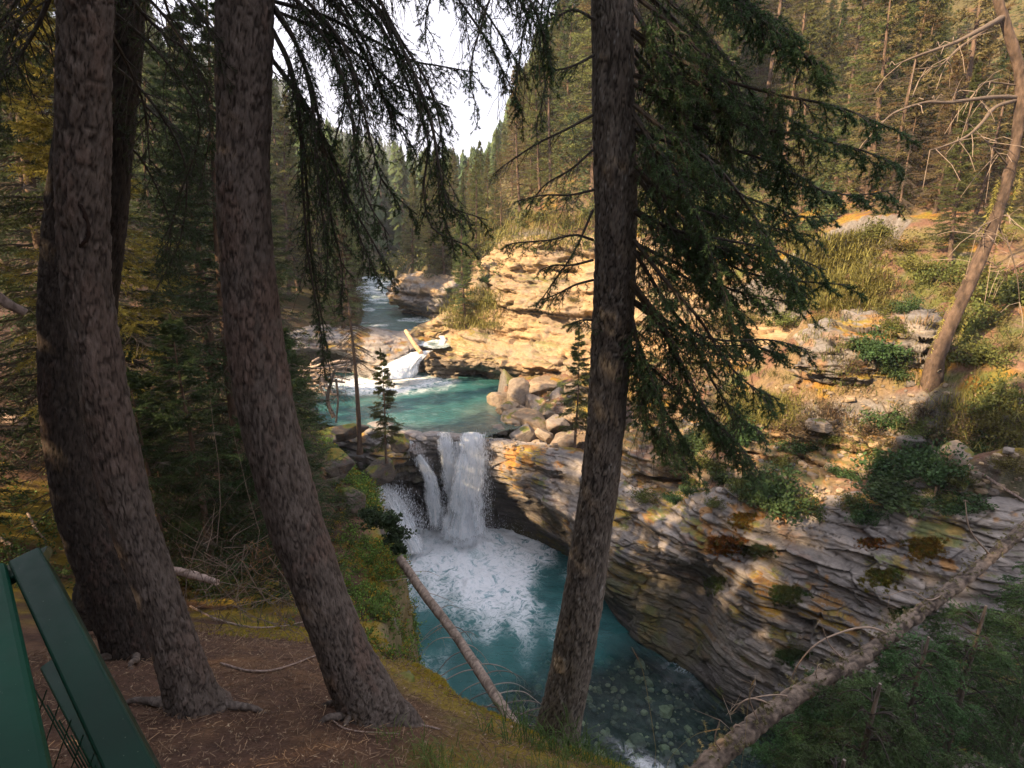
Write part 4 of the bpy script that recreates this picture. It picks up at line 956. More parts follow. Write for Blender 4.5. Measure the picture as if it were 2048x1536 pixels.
overhead(aD, tD[2], tD[3], 12.6, 34, 1.9, 3); attach(tD[0], tD[1], aD)
aE = Acc(); overhead(aE, tE[2], tE[3], 12.8, 30, 1.8, 4)
for b in [[(230,150,4.0),(300,220,4.4),(380,300,4.6),(420,420,4.8)],[(225,260,4.0),(290,330,4.4),(340,450,4.6),(330,560,4.7)]]:
    bough(aE, [at(*q) for q in b], .011, .5, 20, 6, .03, .005, 200, .7, .25, NG*.8)
attach(tE[0], tE[1], aE)
# --- boughs of the centre spruce
aC = Acc(); RB = [
 [(1262,-150,3.1),(1400,-60,3.0),(1500,20,2.9),(1580,90,2.85),(1655,135,2.8)],
 [(1262,-60,3.2),(1360,20,3.2),(1440,100,3.2),(1510,200,3.2),(1560,300,3.2),(1570,380,3.2)],
 [(1265,60,3.1),(1340,110,3.0),(1450,160,2.95),(1560,190,2.9),(1680,215,2.9),(1790,260,2.9)],
 [(1268,150,3.1),(1380,190,3.0),(1490,250,3.0),(1600,270,3.0),(1720,300,3.0),(1800,330,3.0)],
 [(1268,210,3.0),(1330,260,2.9),(1430,330,2.8),(1500,420,2.8),(1560,520,2.8),(1600,600,2.8)],
 [(1270,260,3.2),(1380,300,3.3),(1480,340,3.4),(1600,370,3.4),(1700,390,3.4),(1790,380,3.4)],
 [(1270,330,3.1),(1330,400,3.0),(1400,480,3.0),(1480,540,3.0),(1580,560,3.0),(1700,570,3.0)],
 [(1270,420,3.1),(1350,460,3.0),(1450,480,3.0),(1550,500,3.0),(1650,540,3.0)],
 [(1268,480,3.0),(1330,560,2.9),(1400,640,2.9),(1450,720,2.9),(1500,770,2.9),(1560,800,2.9)],
 [(1262,560,3.1),(1320,640,3.0),(1370,740,3.0),(1420,830,3.0),(1470,880,3.0),(1510,930,3.0)],
 [(1258,640,3.1),(1290,720,3.0),(1320,810,3.0),(1340,890,3.0),(1400,950,3.0)],
 [(1262,700,3.2),(1330,760,3.3),(1400,820,3.4),(1460,870,3.4)],
 [(1268,360,3.2),(1400,420,3.5),(1520,450,3.6),(1620,470,3.6)],
 [(1268,100,3.3),(1350,200,3.5),(1420,320,3.6),(1460,440,3.7)],
 [(1268,-10,3.1),(1330,40,3.0),(1400,110,3.0),(1440,200,3.0),(1460,300,3.0)],
 [(1266,600,3.2),(1350,650,3.3),(1440,680,3.4),(1540,680,3.4),(1620,700,3.4)],
 [(1264,500,3.3),(1380,560,3.5),(1470,620,3.6),(1520,720,3.6)],
 [(1268,250,3.3),(1340,360,3.5),(1390,480,3.5),(1420,600,3.5)]]
RB0 = list(RB)
for i, b in enumerate(RB0):
    for rep in range(1):
        dx, dy, dY = rng.uniform(-50, 50), rng.uniform(-70, 70), rng.uniform(-.15, .45); f = rng.uniform(.6, 1.0)
        RB.append([(1266 + (q[0]-1266)*f + dx*j/5, q[1]+dy*(.4+j/6), q[2]+dY*j/5) for j, q in enumerate(b)])
for i, b in enumerate(RB):
    bough(aC, [at(*q) for q in b], .012, .30, 28, 8, .019, .0042, 620, .6, .18 if i < 8 else .34, NB, start=.10, fan=.85)
LB = [[(1186,-150,3.2),(1120,-60,3.1),(1060,20,3.0),(1040,110,2.95),(1030,200,2.9)],[(1186,-200,3.2),(1090,-120,3.0),(1000,-40,2.9),(960,60,2.85),(940,150,2.8),(960,240,2.8)],[(1186,-120,3.3),(1100,-40,3.2),(1080,70,3.1),(1090,170,3.0),(1070,260,3.0)],[(1186,-260,3.2),(1050,-180,3.0),(920,-100,2.8),(860,0,2.7),(850,90,2.7)],
 [(1190,40,3.2),(1150,20,3.1),(1110,30,3.05),(1070,0,3.0)],[(1188,110,3.2),(1150,130,3.1),(1110,140,3.1),(1060,130,3.1)],[(1186,-80,3.2),(1140,-60,3.1),(1100,10,3.1),(1090,80,3.1)],
 [(1186,230,3.2),(1130,260,3.1),(1070,290,3.1),(1010,330,3.1),(985,350,3.1)],[(1188,380,3.2),(1140,390,3.1),(1090,390,3.05),(1040,400,3.0)],
 [(1186,480,3.2),(1150,470,3.1),(1100,480,3.05),(1040,485,3.0),(1010,490,3.0)],[(1186,560,3.2),(1150,570,3.1),(1110,590,3.1),(1080,600,3.1)],[(1186,300,3.2),(1140,340,3.2),(1090,370,3.2),(1050,420,3.2)],
 [(1184,640,3.2),(1165,640,3.15),(1150,645,3.1)],[(1186,420,3.2),(1150,500,3.1),(1110,560,3.1),(1075,610,3.1)],[(1186,520,3.2),(1145,530,3.1),(1110,530,3.1),(1080,540,3.1)]]
for i, b in enumerate(LB):
    bough(aC, [at(*q) for q in b], .008, .16 if i > 3 else .24, 16 if i > 3 else 20, 5, .013, .0024, 600 if i not in (7, 11) else 120, .5, .3 if i not in (7, 11) else .9, NB*1.1, start=.2)
for i in range(60):
    b = RB[rng.integers(len(RB))]; q = b[rng.integers(0, 4)]; hang_moss(aC, at(q[0]+rng.uniform(-20, 60), q[1]+rng.uniform(0, 30), q[2]), rng.uniform(.15, .55), 8, (.05,.045,.028))
overhead(aC, tC[2], tC[3], 12.6, 36, 1.9, 5); attach(tC[0], tC[1], aC)
# dead broken stub at the left edge and a pale dead stem
acc = Acc(); rough_tube(acc, [at(-60,560,3.0), at(-10,590,3.1), at(20,610,3.15), at(50,625,3.2)], [.03,.028,.026,.022], 12, 60, ((.16,.12,.10), (.36,.29,.25)), seed=3)
o = acc.build('broken_branch', [M_BARK]); tag(o, 'pale broken branch stub poking in at the left edge beside the dark trunk', 'branch')
# ------------------------------------------------------------------ green railing
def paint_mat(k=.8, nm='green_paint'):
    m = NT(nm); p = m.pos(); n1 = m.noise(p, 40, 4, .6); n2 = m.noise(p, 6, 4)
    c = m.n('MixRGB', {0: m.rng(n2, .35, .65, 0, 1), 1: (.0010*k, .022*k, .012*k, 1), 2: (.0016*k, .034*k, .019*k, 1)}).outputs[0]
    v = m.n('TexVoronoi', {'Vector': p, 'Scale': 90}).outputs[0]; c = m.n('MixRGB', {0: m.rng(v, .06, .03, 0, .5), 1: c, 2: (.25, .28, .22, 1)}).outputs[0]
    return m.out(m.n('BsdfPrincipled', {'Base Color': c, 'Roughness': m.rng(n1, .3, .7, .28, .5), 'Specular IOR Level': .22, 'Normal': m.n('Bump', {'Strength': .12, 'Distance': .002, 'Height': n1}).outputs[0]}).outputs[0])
M_PAINT = paint_mat(); M_SKYLIT = paint_mat(1.4, 'skylit_green_paint')  # lighter copy of the same paint: sky light on the top rail, as colour
def bar(name, p0, p1, w, h, parent, base, upv=(0, 0, 1), bev=.004, mat=None):
    p0 = np.asarray(p0, float)-base; p1 = np.asarray(p1, float)-base; t = p1-p0; L = np.linalg.norm(t); t /= L
    a = np.cross(t, upv); a /= np.linalg.norm(a); b = np.cross(a, t)
    prof = []
    for sx, sy in ((1, 1), (-1, 1), (-1, -1), (1, -1)):
        for k in range(4):
            an = {(1,1):0, (-1,1):90, (-1,-1):180, (1,-1):270}[(sx, sy)] + k*30; r = math.radians(an); prof.append((sx*(w/2-bev) + bev*math.cos(r), sy*(h/2-bev) + bev*math.sin(r)))
    prof = np.array(prof); n = len(prof); rings = []
    for s, sc in ((0, .93), (.002/L*1.5, 1), (1-.002/L*1.5, 1), (1, .93)): rings.append(p0 + t*L*s + (a*prof[:, :1] + b*prof[:, 1:])*sc)
    V = np.vstack(rings + [[p0], [p1]]); F4 = grid_faces(4, n, True); i = np.arange(n)
    F3 = np.concatenate([np.stack([(i+1) % n, i, np.full(n, 4*n)], 1), np.stack([3*n+i, 3*n+(i+1) % n, np.full(n, 4*n+1)], 1)])
    return mk(name, V, [F3, F4], mat or M_PAINT, parent, smooth=False)
rb = np.array((-.78, .82, 9.2)); re_ = empty('railing', rb)
P0 = at(68, 1140, .80); P1 = at(318, 1640, .47); ax = P1-P0
bar('post', P0 - ax*.005, P0 + ax*2.4, .075, .042, re_, rb, upv=(0, 1, .3))
h0 = at(8, 1150, .74) + (0, 0, .004); h1 = at(-60, 1536, .44)
tq = np.cross(ax, (0, 1, .3)); tq /= np.linalg.norm(tq)
bar('top_rail', at(-42, 1158, .76), at(30, 1640, .42), .066, .045, re_, rb, upv=(.25, 0, 1), bev=.010, mat=M_SKYLIT)
bar('cap', at(-2, 1160, .772), at(92, 1113, .80), .062, .014, re_, rb, bev=.004)
bar('lower_rail', at(100, 1330, .95), at(300, 1700, .62), .02, .03, re_, rb, upv=(0, 1, .3))
mw = Acc()
for i in range(9):
    a = at(70 + i*24, 1380 + i*30, .80 - i*.02); prisms(mw, [a], [a + np.array((.11, -.03, -.30))], .0013, .0013, (.2, .25, .22), 0)
    prisms(mw, [a + (0.02, 0, 0)], [a + np.array((-.09, -.04, -.26))], .0013, .0013, (.2, .25, .22), 0)
o = mw.build('wire_mesh', [M_PAINT], None); o.data.transform(__import__('mathutils').Matrix.Translation([-v for v in rb])); o.parent = re_
tag(re_, 'green painted metal railing end with a square post in the bottom corner', 'railing')
# ------------------------------------------------------------------ fallen trees near the viewpoint
LG = [(1330,1620,2.7),(1420,1530,3.0),(1520,1445,3.3),(1620,1375,3.6),(1730,1310,4.0),(1820,1240,4.4),(1900,1180,4.7),(1980,1115,5.0),(2070,1040,5.3),(2200,940,5.7),(2420,800,6.3),(2600,690,6.8)]
lgb = at(*LG[0]); le = empty('fallen_tree', lgb)
a1 = Acc(); rough_tube(a1, [at(*q)-lgb for q in LG], [.072,.070,.067,.064,.062,.059,.056,.053,.050,.044,.026,.008], 36, 260, ((.045,.034,.028), (.24,.185,.14)), seed=7, amp=.34); a1.build('trunk', [M_BARK], le)
def rel(l): return [at(*q)-lgb for q in l]
for l, r in [([(1780,1270,4.2),(1740,1255,4.1),(1690,1262,4.0),(1630,1290,3.9),(1590,1340,3.9),(1580,1380,3.9)],.010),([(1560,1420,3.5),(1520,1400,3.3),(1490,1400,3.2),(1460,1430,3.2)],.008),([(1600,1400,3.6),(1560,1390,3.4),(1510,1395,3.3),(1470,1410,3.3)],.007),
  ([(1500,1470,3.3),(1470,1450,3.2),(1462,1490,3.2),(1450,1530,3.2)],.008),([(1640,1370,3.7),(1632,1350,3.6),(1636,1330,3.6)],.008),([(1520,1450,3.3),(1500,1400,3.2),(1510,1370,3.2)],.006),([(1700,1330,3.9),(1660,1290,3.8),(1640,1240,3.8)],.007),
  ([(1900,1180,4.7),(1860,1200,4.5),(1820,1180,4.5),(1780,1190,4.5)],.007),([(1980,1110,5),(1940,1060,5),(1930,1000,5.1)],.010),([(1450,1510,3.1),(1430,1480,3.0),(1440,1440,3.0)],.007)]:
    a2 = Acc(); tube(a2, crspline(np.array(rel(l)), 20), np.linspace(r, r*.35, 20), 6, (.30,.22,.16), 0, .12)
    for k in range(4): 
        q = np.array(rel([l[-1]])[0]); prisms(a2, [q], [q + rng.normal(size=3)*.06 - (0, 0, .03)], .003, .001, (.32,.25,.18), 0)
    a2.build('branch', [M_WOOD], le)

a3 = Acc()
LGC = crspline(np.array([at(*q)-lgb for q in LG]), 50)
for i in range(420):
    t = rng.random(); q = LGC[int(t*49)] + rng.normal(size=3)*.05 + (0, 0, .07); needles(a3, [q], [q + rng.normal(size=3)*.03], 22, .02, .008, (.20,.19,.09), 1.2, 0)
a3.build('lichen', [M_LEAF], le, smooth=False)
tag(le, 'thick lichen-spotted dead trunk slanting up from the near bank toward the lower right edge', 'fallen tree')
# leaning dead pole over the pool
LP = [(800,1118,7.6),(850,1190,6.9),(905,1262,6.2),(960,1345,5.4),(1012,1425,4.7),(1040,1470,4.3)]
b0 = at(*LP[-1]); e = empty('dead_tree', b0); a1 = Acc(); rough_tube(a1, [at(*q)-b0 for q in LP[::-1]], [.055,.055,.058,.06,.062,.066], 14, 220, ((.12,.09,.07), (.33,.26,.21)), seed=9, amp=.14); a1.build('trunk', [M_BARK], e)
ctl = crspline(np.array([at(*q)-b0 for q in LP]), 100)
for i in range(26):
    k = int(35 + 62*i/26); p = ctl[k]; s = 1 if i % 2 else -1; l = rng.uniform(.45, 1.15)*(1.1-abs(k-75)/90)
    d = np.array((s*rng.uniform(.5, 1.), rng.uniform(-.5, .4), rng.uniform(.1, .5))); pts_ = [p]
    for j in range(6): d = d + np.array((0, 0, -.27)) + rng.normal(size=3)*.08; d /= np.linalg.norm(d); pts_.append(pts_[-1] + d*l/6)
    a2 = Acc(); tube(a2, crspline(np.array(pts_), 18), np.linspace(.0075, .002, 18), 5, mixc(np.array((.09,.07,.06)), np.array((.36,.30,.25)), rng.random()), 0)
    for j in range(3):
        q = pts_[rng.integers(2, 6)]; prisms(a2, [q], [q + np.array((rng.normal()*.06, rng.normal()*.06, -.10))], .0022, .001, (.3,.25,.2), 0)
    a2.build('branch', [M_WOOD], e)
for i in range(7):
    p = ctl[rng.integers(5, 40)]; d = np.array((rng.choice([-1, 1])*.6, 0, .1)); pts_ = [p]
    for j in range(5): d = d + np.array((0, 0, -.1)) + rng.normal(size=3)*.15; d /= np.linalg.norm(d); pts_.append(pts_[-1] + d*rng.uniform(.06, .12))
    a2 = Acc(); tube(a2, pts_, np.linspace(.006, .002, 6), 5, (.3, .25, .2), 0); a2.build('branch', [M_WOOD], e)
tag(e, 'bare dead pole with thin curved branches leaning out over the lower pool', 'dead tree')
# ------------------------------------------------------------------ forest
def proj(P):
    P = np.asarray(P, float) - np.array((0, 0, CAMZ)); d = P @ FWD
    return (1024 + FPX*P[..., 0]/d, 768 - FPX*(P @ np.array((0, SP, CP)))/d, d)
PROTO = {}
def proto(key, name, **kw):
    tk, cr = conifer(**kw); PROTO[key] = (finish(tk, cr, name), kw['H'], [True])
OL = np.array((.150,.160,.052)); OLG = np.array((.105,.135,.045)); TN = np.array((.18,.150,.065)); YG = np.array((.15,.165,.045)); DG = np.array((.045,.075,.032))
# mid distance, sunlit bank
proto('m1', 'spruce_tree', H=14, rmax=2.1, col=OL, seed=1, dead=.25, brown=.15, nn=13, gap=.28, per=7)
proto('m2', 'spruce_tree', H=15, rmax=1.7, col=OLG, seed=2, dead=.15, nn=13, gap=.26, per=7, shape=.9)
proto('m3', 'spruce_tree', H=13, rmax=1.9, col=TN, seed=3, dead=.4, brown=.35, nn=9, gap=.33, per=6, ragged=.55, nl=.12)
proto('m4', 'spruce_tree', H=12, rmax=2.3, col=YG*.8, seed=4, dead=.1, nn=8, gap=.30, per=6, cb=.04, nl=.11)
proto('p1', 'pine_tree', H=16, rmax=1.6, col=OL*.9, seed=5, dead=.35, cb=.5, nn=9, gap=.34, trunk_r=.19, shape=.6)
proto('p2', 'dead_tree', H=11, rmax=1.3, col=TN, seed=6, dead=.95, cb=.15, nn=6, gap=.34, per=4, trunk_r=.12)
# dark left bank, closer, finer needles
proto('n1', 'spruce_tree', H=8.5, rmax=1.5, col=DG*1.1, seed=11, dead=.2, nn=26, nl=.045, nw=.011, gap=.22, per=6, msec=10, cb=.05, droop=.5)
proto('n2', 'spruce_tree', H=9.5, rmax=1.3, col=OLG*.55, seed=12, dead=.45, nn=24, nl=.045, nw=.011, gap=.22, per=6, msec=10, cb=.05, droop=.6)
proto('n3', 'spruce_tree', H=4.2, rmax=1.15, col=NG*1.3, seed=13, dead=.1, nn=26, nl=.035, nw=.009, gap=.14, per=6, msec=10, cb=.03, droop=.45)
proto('n4', 'spruce_tree', H=6.2, rmax=1.2, col=np.array((.26,.22,.05)), seed=19, dead=.2, nn=26, nl=.04, nw=.011, gap=.2, per=6, msec=10, cb=.3, droop=.5)  # yellow needle colour stands in for a sunlit patch
# small waterside trees
proto('s1', 'spruce_tree', H=3.6, rmax=.62, col=OLG*.8, seed=14, dead=.25, nn=22, nl=.05, nw=.012, gap=.13, per=5, msec=9, cb=.12, droop=.6, trunk_r=.045)
proto('s2', 'dead_tree', H=6.8, rmax=.75, col=TN*.5, seed=15, dead=.86, nn=10, nl=.05, nw=.012, gap=.17, per=5, msec=9, cb=.42, droop=.9, trunk_r=.085)
# far, light
proto('f1', 'spruce_tree', H=15, rmax=2.0, col=OLG*.9, seed=21, dead=0, nn=5, nl=.32, nw=.13, gap=.6, per=6, msec=4, sides=6)
proto('f2', 'spruce_tree', H=17, rmax=1.8, col=DG*1.6, seed=22, dead=0, nn=5, nl=.32, nw=.13, gap=.6, per=6, msec=4, sides=6)
def place(key, x, y, sc=1., rz=None, label=None, group=None, z=None, tilt=(0, 0)):
    e, H, fresh = PROTO[key]; z = G(x, y) if z is None else z
    rz = rng.uniform(0, 6.283) if rz is None else rz
    t = copy_tree(e, (x, y, z-.05), rz, sc, label, group, tilt=tilt)
    return t
FOREST = {}
LIMU = [-500, 150, 560, 620, 700, 780, 860, 950, 1000, 1040, 1100, 1200, 1620, 1680, 1800, 1880, 1960, 3000]
LIMV = [-900, -300, 120, 240, 265, 280, 300, 300, 250, 120, 20, -300, -300, 60, -300, -300, 60, -100]
def capped(x, y, key, sc):
    z = G(x, y); H = PROTO[key][1]; u, v, d = proj((x, y, z+H*sc)); lim = np.interp(u, LIMU, LIMV) - rng.uniform(-45, 12)
    while v < lim and sc > .18: sc *= .94; u, v, d = proj((x, y, z+H*sc))
    return sc
def reg(zone, t): FOREST.setdefault(zone, []).append(t)
def ok_ground(x, y, m=.9):
    X, Y_ = np.array([x]), np.array([y])
    return all(poly_sd(X, Y_, p)[0] > m for p in (LOWER, UPPER, STREAM, YCUT))
placed = []
def scatter(n, xr, yr, keys, wts, zone, sp=1.8, scr=(.8, 1.15), cond=None, m=.9, maxt=6000):
    c = 0; tries = 0
    while c < n and tries < maxt:
        tries += 1
        x, y = rng.uniform(*xr), yr[0] + (yr[1]-yr[0])*rng.random()
        if not ok_ground(x, y, m): continue
        z = G(x, y); u, v, d = proj((x, y, z+3))
        if cond is not None and not cond(x, y, u, v, z): continue
        if any((x-a)**2 + (y-b)**2 < (sp*s_)**2 for a, b, s_ in placed): continue
        placed.append((x, y, 1.)); k = rng.choice(keys, p=np.array(wts)/sum(wts))
        sc = capped(x, y, k, rng.uniform(*scr))
        if sc < .2: continue
        reg(zone + '|' + k, place(k, x, y, sc, tilt=(rng.normal()*.035, rng.normal()*.035))); c += 1
    return c
inview = lambda x, y, u, v, z: -250 < u < 2350
# right bank: behind the yellow cliff and up the slope
scatter(78, (0, 40), (26.5, 50), ['m1','m2','m3','m4','p1','p2'], [5,4,4,2,2,1.5], 'slope', 1.35, (.7, 1.1), lambda x, y, u, v, z: inview(x, y, u, v, z) and x > cx(y)+3.2)
scatter(28, (11, 34), (15.5, 27), ['m1','m2','m3','p1'], [2,4,5,2], 'bank', 1.6, (.65, 1.), lambda x, y, u, v, z: inview(x, y, u, v, z) and (u > 1660 or y > 23) and not (u < 1800 and y < 24) and not (y < 17 and u < 2150) and x > cx(y)+6)
scatter(24, (8, 85), (50, 95), ['m1','m2','m3','f1','f2'], [2,2,2,4,3], 'upslope', 2.2, (.9, 1.2), inview)
scatter(30, (-3.5, 11), (29.2, 46), ['m1','m2','m3','m4'], [4,4,3,2], 'cliffback', 1.1, (.45, .85), lambda x, y, u, v, z: x > cx(y)+2.6, m=.5)
scatter(44, (-9.5, 8), (34, 62), ['m1','m2','f1','m4'], [4,4,3,2], 'farbank', 1.0, (.4, .9), lambda x, y, u, v, z: x > cx(y)+1.6, m=.3)
scatter(22, (-22, -8), (28, 50), ['m2','m4','m1'], [3,2,3], 'leftshore', 1.4, (.45, .9), lambda x, y, u, v, z: x < cx(y)-2.2 and u > 520, m=.4)
scatter(46, (11, 30), (14.6, 30), ['m2','m3','m1'], [4,4,2], 'ledgeback', 1.0, (.45, .9), lambda x, y, u, v, z: (u > 1900 and y > 14.6) or (u > 1700 and y > 18.3), m=.3)
# left bank behind the falls and in the valley
scatter(26, (-34, -7), (24, 50), ['m2','m1','n2','n1'], [2,1,3,2], 'leftvalley', 1.8, (.8, 1.1), lambda x, y, u, v, z: inview(x, y, u, v, z) and x < cx(y)-2.6)
scatter(40, (-45, 12), (48, 120), ['f1','f2','m2','m1'], [4,4,1,1], 'valley', 2.2, (.8, 1.1), lambda x, y, u, v, z: 450 < u < 1250)
# dark stand on the left bank, close by
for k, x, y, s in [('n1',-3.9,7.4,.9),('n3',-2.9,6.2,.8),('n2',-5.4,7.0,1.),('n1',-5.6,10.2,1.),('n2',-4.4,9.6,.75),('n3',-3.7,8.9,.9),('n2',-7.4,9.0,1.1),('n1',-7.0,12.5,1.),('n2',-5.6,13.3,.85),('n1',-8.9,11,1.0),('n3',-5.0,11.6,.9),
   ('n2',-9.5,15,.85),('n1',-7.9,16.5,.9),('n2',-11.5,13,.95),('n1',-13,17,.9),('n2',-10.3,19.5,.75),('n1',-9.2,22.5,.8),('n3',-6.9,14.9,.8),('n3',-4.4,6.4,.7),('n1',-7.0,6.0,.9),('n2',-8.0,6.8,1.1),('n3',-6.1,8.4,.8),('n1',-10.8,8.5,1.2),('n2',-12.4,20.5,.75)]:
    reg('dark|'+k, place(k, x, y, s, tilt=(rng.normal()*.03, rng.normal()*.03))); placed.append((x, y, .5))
# named individuals
def named(key, pxy, sc, label, group=None, tilt=(0, 0), rz=None):
    p = at(*pxy); e, H, fresh = PROTO[key]; t = copy_tree(e, tuple(p), rng.uniform(0, 6) if rz is None else rz, sc, label, group, tilt=tilt); placed.append((p[0], p[1], .8)); return t
named('s2', (719,893,17.0), 1.0, 'slim dead snag with drooping grey twigs standing before the upper pool')
named('s1', (617+0,835,19.8), .7, 'small green spruce beside the driftwood pile')
named('s1', (772,912,16.8), .98, 'little green spruce on the rock left of the waterfall lip')
named('s1', (1150,880,17.6), 1.05, 'small olive spruce just left of the big grey trunk, below the yellow cliff')
named('s1', (1190,860,18.2), 1.15, 'small spruce half hidden behind the big grey trunk above the waterfall cliff')
named('m2', (930,650,28.0), .42, 'slender spruce growing on the grassy step of the yellow cliff')
named('p1', (1752,520,23.5), .95, 'tall bare-stemmed orange-barked pine on the sunlit slope', tilt=(0, .02))
named('p1', (1700,560,24.5), .75, 'orange-barked pine left of the tallest orange pine')
named('m3', (1848,655,18.6), .98, 'ragged tan spruce with a pink-brown stem behind the rock ledge')
named('m3', (1960,640,20.), .9, 'shaggy tan spruce behind the leaning dead trunk')
named('m2', (1768,590,19.5), .5, 'dark slim spruce on the grassy knoll above the rock ledge')
named('s2', (1775,585,19.), .9, 'thin dead snag on the grassy knoll')
named('s1', (1640,900,14.2), .6, 'tiny spruce on the scree below the rock ledge')
named('n4', (290,1010,6.6), .95, 'spruce with sunlight painted yellow into its needles between the two big scaly trunks')
named('n3', (330,1130,5.6), .55, 'low green sapling in the hollow between the two big scaly trunks')
named('n3', (420,1120,5.9), .7, 'bushy dark sapling just left of the second scaly trunk')
# outcome of the scattering: labels by place
ORD = ['first','second','third','fourth','fifth','sixth','seventh','eighth','ninth','tenth','eleventh','twelfth']
def ordw(i, n): return 'leftmost' if i == 0 else 'rightmost' if i == n-1 and n > 1 else ORD[i] + ' from the left' if i < 12 else None
KIND = {'m1': 'ragged olive spruce', 'm2': 'slim dull green spruce', 'm3': 'browning half-dead spruce', 'm4': 'broad yellow-green spruce', 'p1': 'bare-stemmed orange-barked pine', 'p2': 'grey dead conifer', 'n1': 'dense dark spruce', 'n2': 'thin shaded spruce', 'n3': 'low bushy spruce', 'f1': 'distant olive spruce', 'f2': 'distant dark green spruce'}
ZONE = {'slope': 'on the slope behind the yellow cliff', 'ledgeback': 'close behind the leaning dead trunk', 'farbank': 'above the far rounded rock', 'leftshore': 'along the left shore of the upper stream', 'cliffback': 'directly above the yellow cliff', 'bank': 'behind the rock ledge on the right bank', 'upslope': 'high on the right hillside', 'leftvalley': 'on the left bank beyond the driftwood', 'valley': 'at the head of the valley', 'dark': 'in the dark stand behind the scaly trunks'}
for key, ts in FOREST.items():
    zone, k = key.split('|'); ts.sort(key=lambda t: proj(np.array(t.location)+(0, 0, 5))[0])
    for i, t in enumerate(ts):
        o_ = ordw(i, len(ts)); t['group'] = 'conifers ' + ZONE[zone]
        if len(ts) > 12: t['label'] = KIND[k] + ' ' + ZONE[zone]; t['group'] = KIND[k] + ' ' + ZONE[zone]
        elif len(ts) == 1: t['label'] = 'single ' + KIND[k] + ' ' + ZONE[zone]
        else: t['label'] = (o_ + ' ' if o_ in ('leftmost', 'rightmost') else '') + KIND[k] + ' ' + ZONE[zone] + ('' if o_ in ('leftmost', 'rightmost') else ', ' + o_)
# far forest reads as one mass
def far_mass():
    n = 2600; X = []; 
    for hill, cnt in (((25, 260, 95, 330), 1500), ((-220, 25, 100, 330), 1100), ((8, 90, 52, 95), 170), ((-50, 8, 60, 105), 150)):
        x = rng.uniform(hill[0], hill[1], cnt); y = rng.uniform(hill[2], hill[3], cnt); X.append(np.stack([x, y], 1))
    X = np.concatenate(X); z = ground(X[:, 0], X[:, 1], False); u, v, d = proj(np.stack([X[:, 0], X[:, 1], z+8], 1)); k = (u > -200) & (u < 2250); X = X[k]; z = z[k]; n = len(X)
    K = 90; zc = z; H = rng.uniform(11, 19, n)
    for q in range(n):
        uu, vv, dd = proj((X[q, 0], X[q, 1], z[q]+H[q])); lim = np.interp(uu, LIMU, LIMV)-rng.uniform(-40, 10)
        while vv < lim and H[q] > 2: H[q] *= .93; uu, vv, dd = proj((X[q, 0], X[q, 1], z[q]+H[q]))
    t = rng.random((n, K))**.75; th = rng.uniform(0, 6.283, (n, K)); rm = H*.13+.3
    r = rm[:, None]*(1-t)**.85*rng.uniform(.3, 1., (n, K)) + .1
    c = np.stack([X[:, :1] + np.cos(th)*r*.4, X[:, 1:] + np.sin(th)*r*.4, z[:, None] + H[:, None]*(.05+.95*t)], -1)
    out = np.stack([np.cos(th), np.sin(th), -.35+0*th], -1); tip = c + out*(r*.9+.25)[..., None]; s = np.stack([-np.sin(th), np.cos(th), 0*th], -1)*(.22+.3*r)[..., None]
    up = np.array((0, 0, 1.))*(.55+.1*r)[..., None]
    V = np.stack([c - s + up*.2, c + s + up*.2, tip - up*.3 ], -2).reshape(-1, 3)
    V2 = np.stack([c - s*.8 + up, c + s*.8 - up*.2, tip + up*.1], -2).reshape(-1, 3)
    a = Acc(); cc = mixc(OLG*.95, DG*1.5, rng.random(n))*rng.uniform(.75, 1.3, (n, 1)); cc = np.repeat(cc, K*3, 0)
    a.add(V, np.arange(len(V)).reshape(-1, 3), cc, 0); a.add(V2, np.arange(len(V2)).reshape(-1, 3), cc*1.1, 0)
    prisms(a, np.stack([X[:, 0], X[:, 1], z-.5], 1), np.stack([X[:, 0], X[:, 1], z+H], 1), .22, .03, (.14,.10,.07), 0)
    tag(a.build('distant_forest', [M_LEAF], smooth=False), 'distant conifer forest covering the far hillsides', 'forest', kind='stuff')
far_mass()
def understory():
    n = 520; x = rng.uniform(2, 48, n); y = rng.uniform(18, 56, n); k = (x > cx(y)+5) & (poly_sd(x, y, YCUT) > .7); x, y = x[k], y[k]; z = ground(x, y)
    u, v, d = proj(np.stack([x, y, z+1], 1)); k = (u > 900) & (u < 2200) & ~((y < 21) & (u < 1850)); x, y, z = x[k], y[k], z[k]; n = len(x)
    K = 110; H = rng.uniform(1.2, 4.2, n); t = rng.random((n, K))**.8; th = rng.uniform(0, 6.283, (n, K)); r = (H[:, None]*.22+.25)*(1-t)**.8*rng.uniform(.2, 1., (n, K))
    c = np.stack([x[:, None] + np.cos(th)*r, y[:, None] + np.sin(th)*r, z[:, None] + H[:, None]*t], -1).reshape(-1, 3); ou = np.stack([np.cos(th), np.sin(th), -.3+0*th], -1).reshape(-1, 3)
    a = Acc(); cc = mixc(OL, DG*1.4, rng.random(n))*rng.uniform(.7, 1.3, (n, 1)); cc = np.where((rng.random(n) < .2)[:, None], TN, cc)
    needles(a, c, c + ou*.22, 9, .13, .035, np.repeat(cc, K, 0), .6, 0)
    tag(a.build('understory', [M_LEAF], smooth=False), 'young conifers and brush between the trees of the right slope', 'understory', kind='stuff')
understory()
